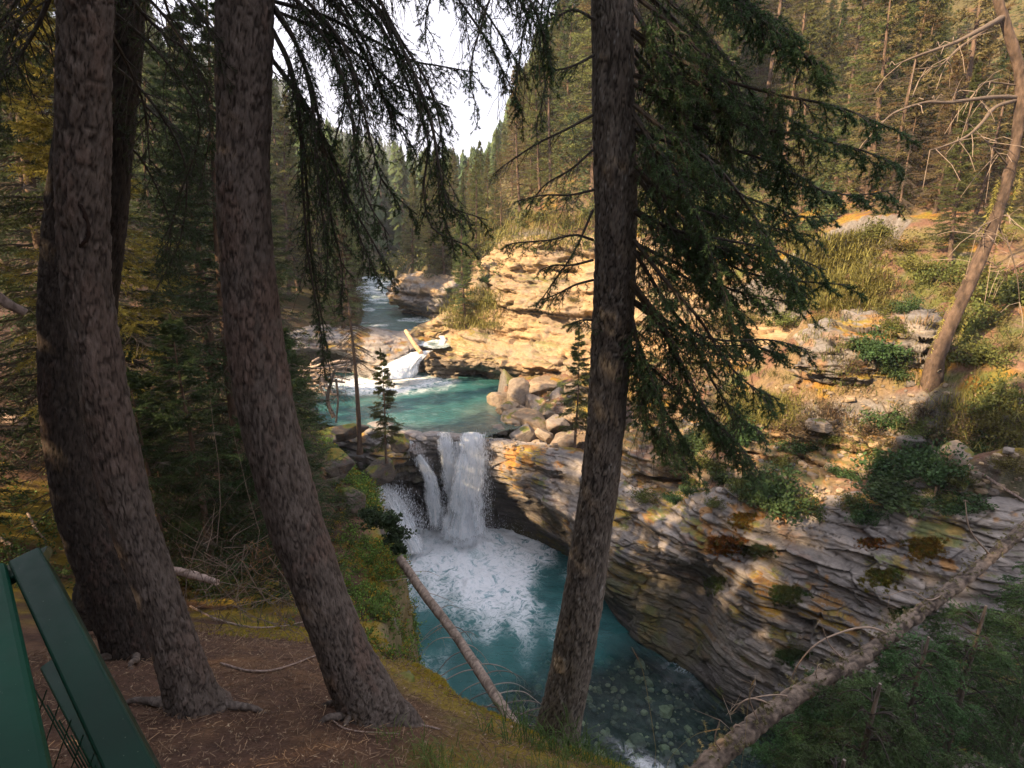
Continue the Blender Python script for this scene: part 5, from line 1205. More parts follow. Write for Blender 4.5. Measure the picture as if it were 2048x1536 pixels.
# unseen spruces added round and behind the viewpoint to shade it
SH = [(-6,-1.5),(-9,1.2),(-4,-4),(-8,-4.5),(-12,-1),(-1.5,-3.2),(2.5,-3),(5,-5),(-3,-7),(-12,-7),(-17,-4),(-3.4,-1.6),(-5.4,.7),(-7.3,.2),(-10,-2.6),(-5.6,-3.2),(-2,-5.4),(-7,-9),(-16,-1)]
for i, (x, y) in enumerate(SH):
    k = ['m4','m2','m4'][i % 3]; t = place(k, x, y, rng.uniform(.9, 1.15)); t['label'] = 'tall unseen spruce added for shade in the stand around the viewpoint'; t['group'] = 'stand around the viewpoint'
for e, H, f in PROTO.values():
    for ch in list(e.children): bpy.data.objects.remove(ch)
    bpy.data.objects.remove(e)
# ---- leaning dead tree on the right bank
D0 = [(2030,-160,13.12),(1992,-40,13.12),(2015,60,13.03),(2040,150,12.95),(2036,250,12.86),(2018,350,12.78),(1985,450,12.69),(1950,540,12.62),(1912,620,12.62),(1878,700,12.62),(1868,735,12.62),(1862,800,12.62)]
b0 = at(*D0[-1]); e = empty('dead_tree', b0); a1 = Acc()
rough_tube(a1, [at(*q)-b0 for q in D0[::-1]] , [.25,.19,.155,.14,.125,.115,.105,.095,.09,.08,.06], 40, 260, ((.045,.032,.024), (.13,.09,.065)), seed=31, amp=.2); a1.build('trunk', [M_BARK], e)
for l, r in [([(2005,35,13.03),(1960,60,12.62),(1910,85,12.44),(1840,110,12.27),(1790,130,12.19)],.06),([(1985,50,13.03),(1920,95,12.78),(1880,130,12.62),(1820,140,12.62)],.035),([(2035,195,12.95),(1980,195,12.62),(1900,205,12.27),(1850,205,12.10),(1790,225,11.94),(1760,250,11.77)],.05),
   ([(2035,200,12.95),(1990,215,12.62),(1960,250,12.36),(1930,275,12.19),(1880,295,12.03),(1860,300,11.94)],.045),([(2030,170,12.95),(1970,165,12.78),(1950,185,12.69)],.02),([(2015,330,12.78),(1990,300,12.62),(1970,280,12.62)],.02),([(1995,450,12.69),(2020,500,12.62),(2035,560,12.62),(2040,620,12.62)],.018),
   ([(2036,200,12.95),(2070,190,12.78),(2110,200,12.62)],.05),([(1990,440,12.69),(1960,455,12.53),(1950,480,12.44)],.02),([(1960,520,12.62),(1990,530,12.62),(2010,560,12.62)],.014),([(1985,460,12.69),(2010,430,12.62),(2030,450,12.62)],.02)]:
    P = [at(*q)-b0 for q in l]; a2 = Acc(); tube(a2, crspline(np.array(P), 24), np.linspace(r, r*.2, 24), 6, (.13,.10,.075), 0, .1)
    for k in range(10):
        c = crspline(np.array(P), 24)[rng.integers(6, 24)]; d = rng.normal(size=3)*.4 + (0, 0, -.15); prisms(a2, [c, c+d*.5], [c+d*.5, c+d*.8+(0, 0, -.12)], .008, .005, (.28,.22,.17), 0)
    a2.build('branch', [M_WOOD], e)
a3 = Acc()
for i in range(34):
    q = crspline(np.array([at(*q)-b0 for q in D0]), 60)[rng.integers(26, 58)] + (rng.choice([-.2, .22]), 0, 0); needles(a3, [q], [q + (rng.normal()*.05, 0, -.5)], 60, .09, .014, (.28,.24,.07), 1., 0)
a3.build('lichen', [M_LEAF], e, smooth=False)
tag(e, 'big leaning bare trunk with long crooked dead limbs, rooted beside the rock ledge', 'dead tree')
# ------------------------------------------------------------------ placing on the visible surfaces
from mathutils import Vector as _V
bpy.context.view_layer.update(); DG_ = bpy.context.evaluated_depsgraph_get()
SURF = [o for o in scene.objects if o.name.split('.')[0] in ('terrain', 'cliff')]
def hit(px_, py_):
    d = at(px_, py_, 10.) - np.array((0, 0, CAMZ)); d /= np.linalg.norm(d); best = None
    for o in SURF:
        ok, p, n, i = o.ray_cast(_V((0, 0, CAMZ)), _V(d))
        if ok:
            L = (p - _V((0, 0, CAMZ))).length
            if best is None or L < best[2]: best = (np.array(p), np.array(n), L)
    return best
def down(x, y, z0=30.):
    best = None
    for o in SURF:
        ok, p, n, i = o.ray_cast(_V((x, y, z0)), _V((0, 0, -1)))
        if ok and (best is None or p.z > best): best = p.z
    return best if best is not None else G(x, y)
# ---- boulders right of the upper pool
BL = [(1040,790,70,62,22.4,'largest pale slabby boulder below the yellow overhang'),(1000,800,60,42,22.6,'broad tilted slab at the edge of the green pool'),(1085,775,90,40,22.8,'flat pale slab wedged under the cliff overhang'),(1075,815,64,44,21.6,'rounded brown boulder right of the tilted slab'),
 (1120,800,60,50,22.0,'grey boulder against the cliff foot by the olive spruce'),(1025,838,70,26,20.4,'low flat stone half in the pool shallows'),(1065,845,80,40,20.2,'wide tan boulder in the middle of the rock fall'),(1050,870,56,40,19.4,'warm sunlit boulder just above the fall-side cliff'),
 (1110,850,60,38,20.0,'brown boulder right of the wide tan one'),(1090,872,48,26,19.2,'small dark block near the cliff brink'),(1130,880,60,30,18.8,'flat dark slab right of the small dark block'),(1140,840,50,44,20.4,'tall narrow boulder under the small spruces'),(1015,818,44,26,21.2,'small grey wet stone beside the pool'),
 (1000,858,44,14,19.6,'thin dark stone awash beside the falls'),(1150,780,50,44,21.8,'rough boulder behind the olive spruce'),(1098,830,34,22,20.8,'small wedge of rock between the larger boulders'),(1042,822,30,18,21.2,'small brown stone behind the wide tan boulder'),(1060,782,40,26,22.9,'small angular block leaning on the largest boulder'),
 (1075,888,30,12,18.6,'little flat stone on the cliff brink'),(1030,856,28,14,19.8,'small round stone right of the thin wet one')]
for i, (a, b, w_, h_, Y, lab) in enumerate(BL):
    p = at(a, b, Y); k = depth(p)/FPX; boulder(p, (w_*k*1.15, w_*k*.95, h_*k*1.1), (rng.uniform(-.45, .45), rng.uniform(-.45, .45), rng.uniform(0, 3)), 100+i, lab, 'rock fall beside the upper pool', base=mixc(GREY*.72, WARM*.55, rng.uniform(.1, .8)), planes=14, blocky=i % 2, moss=.08)
# ---- rock ledge blocks under the leaning tree
OB = [
 
 (1848,668,44,48,13.75,'grey corner block beside the base of the leaning trunk'),
 (1590,700,110,30,16.95,'sunlit orange slab left of the rock ledge'),(1540,720,90,26,17.25,'lower sunlit slab behind the spruce boughs'),(1620,730,80,34,15.90,'mossy slab between the sunlit slabs and the ledge'),
 (1912,918,52,56,10.90,'orange-lichened block standing alone on the right slope'),(1792,812,60,26,12.95,'flat brown stone under the rock ledge'),(1735,960,70,50,12.35,'grey stone among shrubs in the middle of the right slope'),(1870,1000,60,50,11.25,'mossy stone on the right slope beside dead branches'),
 (1960,985,90,60,10.65,'dark split rock at the right edge of the slope'),(2020,1010,80,40,10.25,'flat orange-topped rock at the far right edge'),(1480,935,50,30,14.00,'small grey stone under the hanging boughs'),(1640,850,46,20,12.90,'reddish flat stone on the scree'),(1825,880,44,30,12.10,'small pale stone below the flat brown one'),(2010,720,60,150,15.05,'pale sunlit rock face at the right edge behind thin stems')]
for i, (a, b, w_, h_, Y, lab) in enumerate(OB):
    p = at(a, b, Y); k = depth(p)/FPX; boulder(p, (w_*k*1.2, max(w_*.9, 60)*k, h_*k*1.4), (rng.uniform(-.3, .3), rng.uniform(-.3, .3), rng.uniform(-1, 1)), 200+i, lab, 'blocks of the right bank', base=mixc(GREY*.72, WARM*.6, rng.uniform(.0, .5)), planes=11, blocky=i % 2, moss=.5)
# ---- mossy rock at the brink below the second trunk
p = at(800,1395,3.45); boulder(p, (.30,.34,.46), (0, .15, .4), 301, 'dark moss-topped rock at the brink beside the second scaly trunk', base=DARKR*1.6, planes=9, moss=.55, blocky=1)
# mossy outcrop on the left bank, beneath the green undergrowth
for i, (a, b, Y, s, lab) in enumerate([(670,930,11.5,(.9,1.1,.7),'pale rock with orange moss showing through the left-bank undergrowth'),(700,1010,10.2,(.7,.8,.8),'mossy rock bulging over the veil of spray'),(640,880,15.5,(1.3,1.2,.8),'rock with a rotted stump at the pool corner'),(760,945,16.9,(1.5,1.1,.9),'mossy rock below the little spruce left of the fall'),
    (690,865,18.5,(1.8,1.4,.8),'smooth brown rock behind the dead snag'),(800,885,18.3,(1.0,.8,.6),'grey rock block beside the thin left jet of water')]):
    boulder(at(a, b, Y), s, (rng.uniform(-.2, .2), rng.uniform(-.2, .2), rng.uniform(0, 3)), 310+i, lab, base=GREY*np.array((.36,.32,.28)), planes=12, moss=.5, blocky=1)
# ---- driftwood jam at the left corner of the upper pool
JAM = [(590,744,700,728),(600,738,660,722),(598,752,690,742),(605,760,680,752),(600,733,650,736),(612,742,705,735),(595,765,660,748),(610,770,672,760),(622,730,640,715),(600,776,650,768),(640,760,690,765),(615,755,655,778),(630,745,668,790),(645,742,660,800),(600,748,640,730),(655,728,700,722),(620,778,676,790),(598,740,700,745),(640,770,655,800),(604,756,700,730),(650,750,700,760)]
for i, (x0, y0, x1, y1) in enumerate(JAM):
    Ya, Yb = 24.4 + rng.uniform(-.7, .7), 24.2 + rng.uniform(-.7, .7); a, b = at(x0, y0, Ya), at(x1, y1, Yb); r = rng.uniform(.035, .085); acc = Acc()
    m_ = (a+b)/2 + rng.normal(size=3)*.05; rough_tube(acc, [a, m_, b], [r, r*.9, r*.6], 9, 40, ((.20,.15,.12), (.46,.38,.31)), seed=i, amp=.15)
    o = acc.build('driftwood_log', [M_WOOD]); tag(o, 'bleached grey log in the tangled driftwood jam at the pool corner', 'log', 'driftwood jam')
acc = Acc()
for i in range(160):
    a = at(rng.uniform(600, 690), rng.uniform(735, 850), 23.6+rng.uniform(-1, .8)); d = rng.normal(size=3)*.3 + (0, 0, -.1); prisms(acc, [a, a+d], [a+d, a+d*1.6+rng.normal(size=3)*.1], .010, .006, (.22,.17,.14), 0)
tag(acc.build('twigs', [M_WOOD]), 'loose grey twigs and roots tangled in the driftwood jam', 'twigs', kind='stuff')
# root snag standing at the left shore
acc = Acc(); rough_tube(acc, [at(668,835,17.5), at(655,800,17.6), at(665,755,17.7), at(672,735,17.8)], [.07,.06,.05,.03], 10, 40, seed=4); rough_tube(acc, [at(672,758,17.7), at(676,800,17.5), at(672,845,17.4)], [.04,.035,.03], 8, 40, seed=5)
for i in range(30):
    a = at(rng.uniform(655, 700), rng.uniform(740, 800), 17.5); prisms(acc, [a], [a + (rng.normal()*.2, 0, -rng.uniform(.1, .5))], .006, .003, (.10,.08,.06), 0)
tag(acc.build('snag', [M_WOOD]), 'crooked dark root snag at the shore in front of the driftwood', 'snag')
# lone log lying against the small cascade
acc = Acc(); rough_tube(acc, [at(812,662,28.2), at(826,684,27.2), at(842,706,26.5)], [.10,.11,.12], 12, 60, ((.35,.20,.11), (.62,.42,.26)), seed=2, amp=.1); tag(acc.build('log', [M_WOOD]), 'peeled orange log leaning beside the small cascade', 'log')
# fallen wood on the forest floor and right slope
for i, (l, r, lab) in enumerate([([(340,1140,4.6),(385,1150,4.6),(435,1165,4.5)],.040,'short pinkish broken log between the two big scaly trunks'),([(-20,820,8),(20,838,8),(45,842,7.8)],.10,'sawn log end behind the dark trunk at the left edge'),([(-30,1070,3.4),(0,1085,3.4),(22,1098,3.4)],.030,'broken pink stick tip above the railing'),
   ([(380,1215,4.5),(430,1240,4.3),(500,1258,4.1),(560,1256,4.0),(605,1247,4.0)],.012,'thin pale curved stick lying across the moss'),([(440,1330,3.2),(500,1345,3.1),(560,1340,3.1),(640,1310,3.1)],.008,'dark thin twig curved across the dirt'),([(660,1440,2.5),(700,1462,2.45),(800,1470,2.4)],.004,'fine pale twig on dirt at the foot of the second trunk'),
   ([(55,1030,4.5),(70,1060,4.4),(90,1085,4.2)],.018,'pale forked stick above the railing post'),([(800,1425,3.0),(830,1448,2.9),(880,1462,2.9)],.007,'small pale stick at the moss edge'),([(1460,820,16),(1500,845,15.6),(1540,900,15)],.03,'grey dead stick on the sunlit scree'),([(1860,880,12.9),(1880,940,12.4),(1865,1000,12)],.03,'bleached forked branch on the right slope'),([(1800,960,12.6),(1880,990,12.1),(1960,1010,11.4)],.03,'dark dead branch across the right slope'),
   ([(1940,930,11.8),(1990,965,11.3),(2048,1000,10.9)],.03,'dark dead branch near the right edge'),([(1570,880,14.6),(1600,840,14.8),(1610,820,15)],.02,'thin grey stick beside the scree')]):
    acc = Acc(); P = []
    for q in l: P.append(at(*q))
    if i > 1:
        P2 = []
        for q in l:
            h_ = hit(q[0], q[1]); P2.append((h_[0] + h_[1]*r*1.2) if h_ is not None else at(*q))
        P = P2
    rough_tube(acc, P, [r, r, r*.7], 9, 60, ((.14,.10,.08), (.38,.29,.24)), seed=40+i, amp=.12)
    tag(acc.build('fallen_branch' if i > 1 else 'log', [M_WOOD]), lab, 'branch' if i > 1 else 'log')
# twiggy dead brush between the trunks
acc = Acc()
for i in range(90):
    a = at(rng.uniform(360, 560), rng.uniform(1080, 1260), 4.4+rng.uniform(-.3, .5)); d = rng.normal(size=3)*np.array((.12, .08, .12)); q = a
    for j in range(4): d = d + rng.normal(size=3)*.05; prisms(acc, [q], [q+d], .004-.0007*j, .003-.0007*j, (.16,.12,.09), 0); q = q+d
for i in range(60):
    a = at(rng.uniform(490, 560), rng.uniform(1080, 1160), 4.0); prisms(acc, [a], [a + rng.normal(size=3)*.07], .0016, .001, (.24,.13,.06), 0)
tag(acc.build('brushwood', [M_WOOD]), 'tangle of dead twigs in the hollow between the two big trunks', 'brushwood', kind='stuff')
# ---- shrubs
def shrub_proto(seed, col, n, leaf, rad=.5, tw=46, flat=.8):
    acc = Acc(); bush_acc(acc, (0, 0, 0), rad, n, leaf, col, twigs=tw, flat=flat); return acc.build('shrub', [M_WOOD, M_LEAF], smooth=False)
SP_ = [shrub_proto(1, (.055,.098,.035), 3000, .05), shrub_proto(2, (.11,.125,.035), 2600, .045), shrub_proto(3, (.14,.13,.035), 2000, .035), shrub_proto(4, (.12,.085,.05), 1200, .035, tw=90)]
SHN = ['green leafy shrub', 'yellowish shrub', 'golden low shrub', 'brown twiggy shrub']
BUSH = {}
def shrub(px_, py_, k, s, zone):
    h_ = hit(px_, py_)
    if h_ is None: return
    o = SP_[k].copy(); COL.objects.link(o); o.location = h_[0] - np.array((0, 0, .05)); o.rotation_euler = (rng.normal()*.15, rng.normal()*.15, rng.uniform(0, 6)); s *= rng.uniform(.55, 1.05); o.scale = (s*rng.uniform(.8, 1.25), s, s*rng.uniform(.7, 1.4))
    BUSH.setdefault((zone, k), []).append((px_, o))
for a, b, k, s in [(1540,970,0,1.3),(1510,1000,0,1.),(1600,1020,1,.9),(1380,985,0,.9),(1300,1000,1,.8),(1880,1000,1,1.),(1930,1010,0,.9),(1850,830,3,1.),(1570,860,3,1.1),(1480,880,0,1.1),(1430,880,1,1.),(1570,930,1,1.),(1480,985,1,.8),(1790,990,0,1.1),(1830,1010,1,.9),(1700,1010,1,.8),(1730,1030,0,.8),(1760,930,0,1.1),(1700,900,1,.9),(1860,910,0,1.),(1730,870,3,1.1),(1780,850,0,.9),(1690,950,0,.9),
      (1560,1000,0,1.2),(1450,960,0,1.1),(1420,930,1,1.),(1780,960,0,1.),(1830,860,1,1.),(1870,950,0,1.1),(1910,960,1,1.),(1400,880,0,1.),(1350,900,1,1.),(1320,880,3,1.),(1600,900,0,1.),(1660,880,1,.9),(1950,900,0,.9),
      (1900,880,3,1.1),(1560,830,2,1.1),(1500,840,1,1.2),(1450,820,2,1.1),(1620,870,3,1.1),(1660,830,3,.9),(1520,880,3,.9),(1390,960,1,.8),(1330,940,3,.8),(1290,960,3,.7),(1440,1010,1,.7),(1350,1000,0,.6),(2000,860,2,1.2),(2020,930,2,1.1),(1960,880,3,1.2),(1990,820,1,1.1),(1760,700,0,.9),(1780,740,0,.8),(1720,690,1,.8),
      (1640,640,2,1.1),(1500,640,2,1.2),(1560,650,1,1.1),(1440,650,2,1.1),(1700,540,2,1.6),(1740,580,2,1.4),(1660,560,1,1.4),(1780,620,1,1.3),(1820,620,0,1.),(1690,610,2,1.3),(1900,640,2,1.2),(1940,660,1,1.3),(1990,640,2,1.4),(1930,600,2,1.4),(1880,560,1,1.4),(1980,560,2,1.5),(2030,600,1,1.4),(1840,540,2,1.4),(1800,500,2,1.5),(1900,480,1,1.6),(2000,480,2,1.6),(1760,470,1,1.5),(1750,700,0,.8),(1790,660,1,.7),(1700,730,3,.8),(1960,720,1,1.1),(2020,700,2,1.1)]:
    shrub(a, b, k, s*1.35, 'on the right slope')
for a, b, k, s in [(960,612,1,1.4),(945,635,2,1.2),(985,600,1,1.2),(930,600,0,1.5),(1010,470,1,1.4),(1050,450,1,1.4),(1080,440,2,1.3),(1130,450,1,1.4),(970,560,0,1.6),(900,580,0,1.4),(1140,860,2,.9),(1120,866,1,.7),(1165,800,2,1.2),(1160,720,2,1.2),(1150,600,2,1.3),(940,560,1,1.3)]:
    shrub(a, b, k, s*.8, 'on the yellow cliff')
for a, b, k, s in [(730,900,0,.7),(690,905,0,.9),(655,905,1,.8),(640,940,0,.8),(810,905,1,.5),(735,930,0,.6),(700,790,3,.6),(620,830,0,.9),(650,850,1,.8)]:
    shrub(a, b, k, s*.8, 'on the rocks left of the falls')
for (zone, k), l in BUSH.items():
    l.sort(key=lambda q: q[0])
    for i, (a, o) in enumerate(l):
        w_ = ordw(i, len(l)); o['category'] = 'shrub'; o['group'] = SHN[k] + 's ' + zone
        o['label'] = SHN[k] + ' ' + zone if len(l) > 12 or len(l) == 1 else (w_ + ' ' + SHN[k] + ' ' + zone if w_ in ('leftmost', 'rightmost') else SHN[k] + ' ' + zone + ', ' + w_)
for o in SP_: bpy.data.objects.remove(o)
# ---- moss cushions and grass tufts on the near cliff
for i, (a, b, w_, h_, c, lab) in enumerate([(1450,1085,56,44,(.30,.14,.02),'bright orange moss cushion at the top of the sunlit streak'),(1575,1185,56,48,(.09,.10,.025),'round green tuft in the middle of the grey cliff'),(1515,1098,50,26,(.13,.14,.06),'pale green tuft on a dark step of the cliff'),(1765,1150,56,50,(.17,.13,.02),'drooping yellow moss patch on the right of the cliff'),
    (1740,1083,40,24,(.30,.14,.02),'small orange moss cushion under the shrubs'),(1585,1308,48,34,(.08,.10,.03),'low green tuft near the foot of the cliff'),(1430,1165,36,50,(.17,.18,.04),'hanging yellow-green tuft beside the sunlit streak'),(1815,1225,50,50,(.06,.11,.03),'bright green clump behind the slanting trunk'),(1485,1035,40,36,(.26,.12,.02),'orange moss knob at the cliff brink'),(1850,1090,60,60,(.24,.12,.02),'orange moss streak beside pale rock')]):
    h_p = hit(a, b)
    if h_p is None: continue
    p0, nrm, L = h_p; k = depth(p0)/FPX; acc = Acc(); g_ = c[1] > c[0]*.8
    for q in range(260 if not g_ else 150):
        u, v = rng.normal(size=2)*.30; u += .12*v; hh = hit(a + u*w_, b + abs(v)*h_*1.1 - h_*.2)
        if hh is None or abs(hh[2]-L) > .7: continue
        q0 = hh[0] - p0; cc = np.array(c)*rng.uniform(.45, 1.0)*(1 if rng.random() > .25 else np.array((.6, 1.1, 1.)))
        if g_: grass_acc(acc, [q0], w_*k*.24, .006, cc, 12, w_*k*.05, .9)
        needles(acc, np.tile(q0, (3, 1)), q0 + hh[1]*.02 + rng.normal(size=(3, 3))*w_*k*.05, 34, w_*k*.09, w_*k*.022, cc, 1.2, 1)
    if acc.n == 0: continue
    o = acc.build('moss_cushion', [M_GROUND, M_LEAF], smooth=False); o.location = p0; tag(o, lab, 'moss', 'moss and tufts on the grey cliff')
# ---- loose growth that nobody could count
acc = Acc()
for i in range(3400):   # green undergrowth on the left brink
    y = rng.uniform(3.9, 19); e_ = np.interp(y, [3.9,4.5,7,9,12,15.2,18,20], [-.75,-.8,-1.25,-1.7,-2.85,-4.9,-6.6,-7.2]); x = e_ - abs(rng.normal())*(.35+.05*y) + .06
    if y < 5.5 and rng.random() < .75: continue
    if fbm(np.array([[x*1.1, y*1.1, 0]]), 2, 3)[0] < -.22: continue
    z = down(x, y); s = rng.uniform(.07, .16)*(1+.05*y)
    bush_acc(acc, (x, y, z), s, 34, .020+.0022*y, np.array((.12,.20,.038))*rng.uniform(.7, 1.3) if rng.random() < .8 else np.array((.30,.21,.025)), twigs=6, flat=.9, up=.25)
tag(acc.build('undergrowth', [M_WOOD, M_LEAF], smooth=False), 'bright green feathery undergrowth covering the left brink of the gorge', 'undergrowth', kind='stuff')
acc = Acc(); pts = []
for i in range(260): a, b = rng.uniform(860, 1480), rng.uniform(1440, 1545); h_ = hit(a, b); 
pts = []
for i in range(200):
    x = rng.uniform(-.7, 1.35); y = rng.uniform(1.75, 2.35 if x < .1 else 2.9); pts.append((x, y, down(x, y)))
grass_acc(acc, pts, .10, .004, (.10,.14,.035), 9, .03, .45)
grass_acc(acc, [(x+rng.normal()*.1, 2.75+rng.normal()*.08, down(x, 2.75)) for x in np.linspace(-.1, .6, 30)], .2, .006, (.07,.12,.03), 10, .03, .4)
for i in range(60):
    h_ = hit(rng.uniform(480, 620), rng.uniform(1170, 1255))
    if h_ is not None and h_[2] < 7: grass_acc(acc, [h_[0]], .22, .006, (.07,.10,.03), 14, .06, .8)
tag(acc.build('grass', [M_WOOD, M_LEAF], smooth=False), 'thin green grass along the brink and in the hollow', 'grass', kind='stuff')
acc = Acc()
for i in range(420):
    a, b = rng.uniform(1230, 2048), rng.uniform(560, 900); h_ = hit(a, b)
    if h_ is None or h_[2] > 34 or h_[2] < 8: continue
    d_ = h_[2]/15; g = rng.random(); c = np.array((.17,.15,.05)) if g < .4 else np.array((.10,.12,.035)) if g < .75 else np.array((.25,.17,.09))
    grass_acc(acc, [h_[0]-(0, 0, .03)], .28*d_**.5, .014*d_, c, 26, .16*d_, .7)
for a0, b0_, n in [((1590, 1760), (470, 620), 500), ((1460, 1600), (790, 850), 160), ((1900, 2048), (790, 900), 110), ((900, 1000), (580, 660), 160), ((970, 1180), (430, 500), 160)]:
    for i in range(n):
        h_ = hit(rng.uniform(*a0), rng.uniform(*b0_))
        if h_ is None or h_[2] > 40: continue
        d_ = h_[2]/15; grass_acc(acc, [h_[0]-(0, 0, .03)], .34*d_**.5, .016*d_, np.array((.19,.18,.05))*rng.uniform(.8, 1.2), 22, .2*d_, .6)
tag(acc.build('grass', [M_WOOD, M_LEAF], smooth=False), 'dry yellow-green grass on the sunlit right slope', 'grass', kind='stuff')
acc = Acc(); n = 24000; x = rng.uniform(-3.2, .7, n); y = rng.uniform(1.3, 4.6, n); z = ground(x, y); P = np.stack([x, y, z+.012], 1)
th = rng.uniform(0, 6.283, n); l = rng.choice([.012, .02, .045, .09], n, p=[.4, .4, .16, .04]); d = np.stack([np.cos(th), np.sin(th), rng.normal(size=n)*.15], 1)*l[:, None]
prisms(acc, P-d/2, P+d/2, .0012+l*.012, .0008+l*.01, mixc(np.array((.10,.06,.04)), np.array((.38,.26,.16)), rng.random(n)**2), 0)
k = rng.random(n) < .25; V = P[k][:, None] + rng.normal(size=(k.sum(), 3, 3))*np.array((.006, .006, .003)); acc.add(V.reshape(-1, 3), np.arange(3*k.sum()).reshape(-1, 3), np.repeat(mixc(np.array((.15,.08,.04)), np.array((.42,.33,.22)), rng.random(k.sum())**2), 3, 0), 0)
tag(acc.build('needle_litter', [M_WOOD], smooth=False), 'brown needles, twigs and bark flakes scattered on the dirt', 'litter', kind='stuff')
acc = Acc()   # moss pile texture on the brink
for i in range(6500):
    y = rng.uniform(2.7, 4.9); e_ = np.interp(y, [2.9,3.4,3.7,4.5,5], [.9,.0,-.35,-.75,-.9]); x = e_ - abs(rng.normal())*.20 + .04
    if y > 4.0 and rng.random() < .6: x = rng.uniform(-2.6, -.9)
    z = ground(np.array([x]), np.array([y]))[0]; a = np.array((x, y, z)); needles(acc, [a], [a+(0, 0, .012)], 14, .020, .004, mixc(np.array((.46,.32,.03)), np.array((.24,.25,.035)), rng.random()), 1., 1)
tag(acc.build('moss', [M_WOOD, M_LEAF], smooth=False), 'golden green moss carpet along the brink of the gorge', 'moss', kind='stuff')
# low growth on the far slopes
acc = Acc()
for i in range(700):
    h_ = hit(rng.uniform(760, 1010), rng.uniform(400, 570)) if i < 420 else hit(rng.uniform(980, 1680), rng.uniform(380, 520))
    if h_ is None or h_[2] < 24 or h_[2] > 90 or h_[1][2] < .3: continue
    s = h_[2]*.018*rng.uniform(.6, 1.5); bush_acc(acc, h_[0], s, 60, s*.22, mixc(np.array((.13,.13,.04)), np.array((.07,.10,.035)), rng.random()), twigs=8, flat=1.)
for i in range(500):
    h_ = hit(rng.uniform(0, 640), rng.uniform(640, 1180))
    if h_ is None or h_[2] < 5 or h_[2] > 40: continue
    s = .08 + h_[2]*.014*rng.uniform(.6, 1.5); bush_acc(acc, h_[0], s, 46, s*.18, mixc(np.array((.10,.14,.035)), np.array((.05,.09,.03)), rng.random()), twigs=8, flat=1.)
tag(acc.build('undergrowth', [M_WOOD, M_LEAF], smooth=False), 'low leafy growth under the distant and shaded trees', 'undergrowth', kind='stuff')
# rubble on the right slope and between the boulders
acc = Acc()
RK = [rockmesh(900+i, (1, .85, .6), n=9, blocky=1, moss=.1)[:2] for i in range(6)]
for i in range(1500):
    if i < 1000: a, b = rng.uniform(1230, 2048), rng.uniform(770, 1000)
    else: a, b = rng.uniform(975, 1180), rng.uniform(770, 900)
    h_ = hit(a, b)
    if h_ is None or h_[2] > 26: continue
    V, F = RK[i % 6]; s = rng.choice([.06, .10, .17, .28], p=[.45, .3, .18, .07])*rng.uniform(.7, 1.3); th = rng.uniform(0, 6.283); M = np.array([[math.cos(th), -math.sin(th), 0], [math.sin(th), math.cos(th), 0], [0, 0, 1]])
    acc.add(V @ M.T*s + h_[0] + (0, 0, s*.1), F, mixc(GREY*.65, WARM*.7, rng.random())*rng.uniform(.7, 1.15))
tag(acc.build('rubble', [M_ROCK], smooth=False), 'loose stones and rubble on the right slope and among the boulders', 'rubble', kind='stuff')
# seed heads of tall grass in front of the pool
for i, (l, lab) in enumerate([([(1312,1500,2.6),(1300,1420,2.6),(1285,1340,2.6),(1264,1295,2.6)],'tall grass stalk with a tan seed head before the pebbly water'),([(1490,1480,2.9),(1495,1420,2.9),(1500,1380,2.9),(1507,1362,2.9)],'short grass stalk with a seed head beside the slanting trunk'),([(1330,1545,2.6),(1345,1510,2.6),(1390,1470,2.6),(1438,1458,2.6)],'bent grass stalk with a seed head near the bottom edge')]):
    acc = Acc(); P = crspline(np.array([at(*q) for q in l]), 30); P = np.vstack([P[0]-np.array((0, 0, .35)), P]); tube(acc, P, .0012, 4, (.28,.22,.08), 0)
    needles(acc, P[-7:-1], P[-6:], 26, .010, .003, (.42,.27,.13), .35, 1); tag(acc.build('grass_stalk', [M_WOOD, M_LEAF], smooth=False), lab, 'grass stalk')
# ---- spruce thicket on the near bank below the slanting trunk
tk_ = []
for i, (x, y, s, z) in enumerate([(2.6,3.3,1.,5.9),(3.4,3.9,1.1,5.6),(4.2,4.3,1.15,5.5),(5.1,4.6,1.2,5.4),(2.0,2.7,.8,6.3),(3.2,2.9,1.,5.6),(4.4,3.3,1.1,5.2),(5.9,5.2,1.25,5.6),(2.9,4.2,.75,5.6)]):
    tk, cr = Acc(), Acc(); H = 2.0*s; base = np.array((x, y, z)); rough_tube(tk, [(0, 0, -.8), (0, 0, H*.5), (.03, 0, H)], [.035, .028, .01], 8, 40, seed=i)
    for j in range(15):
        zz_ = H*(.12+.86*j/15); n_ = 4
        for k in range(n_):
            th = rng.uniform(0, 6.283); l = .85*s*(1.1-.85*j/15)*rng.uniform(.6, 1.15); d = np.array((math.cos(th), math.sin(th), 0)); p = np.array((0, 0, zz_))
            bough(cr, [p, p+d*l*.4+(0, 0, .05), p+d*l*.75+(0, 0, -.02), p+d*l+(0, 0, -.14*l)], .007, .24, 12, 5, .018, .0055, 420, .35, .12, NG*rng.uniform(1.4, 2.6), start=.15)
    e = empty('spruce_sapling', base); tk.build('trunk', [M_BARK], e); cr.build('crown', [M_WOOD, M_LEAF], e, smooth=False)
    e['category'] = 'sapling'; e['group'] = 'spruce thicket under the slanting trunk'; tk_.append((proj(base+(0, 0, H))[0], e))
tk_.sort(key=lambda q: q[0])
for i, (u, e) in enumerate(tk_): w_ = ordw(i, len(tk_)); e['label'] = (w_ + ' young spruce in the thicket under the slanting trunk') if w_ in ('leftmost', 'rightmost') else 'young spruce in the thicket under the slanting trunk, ' + w_
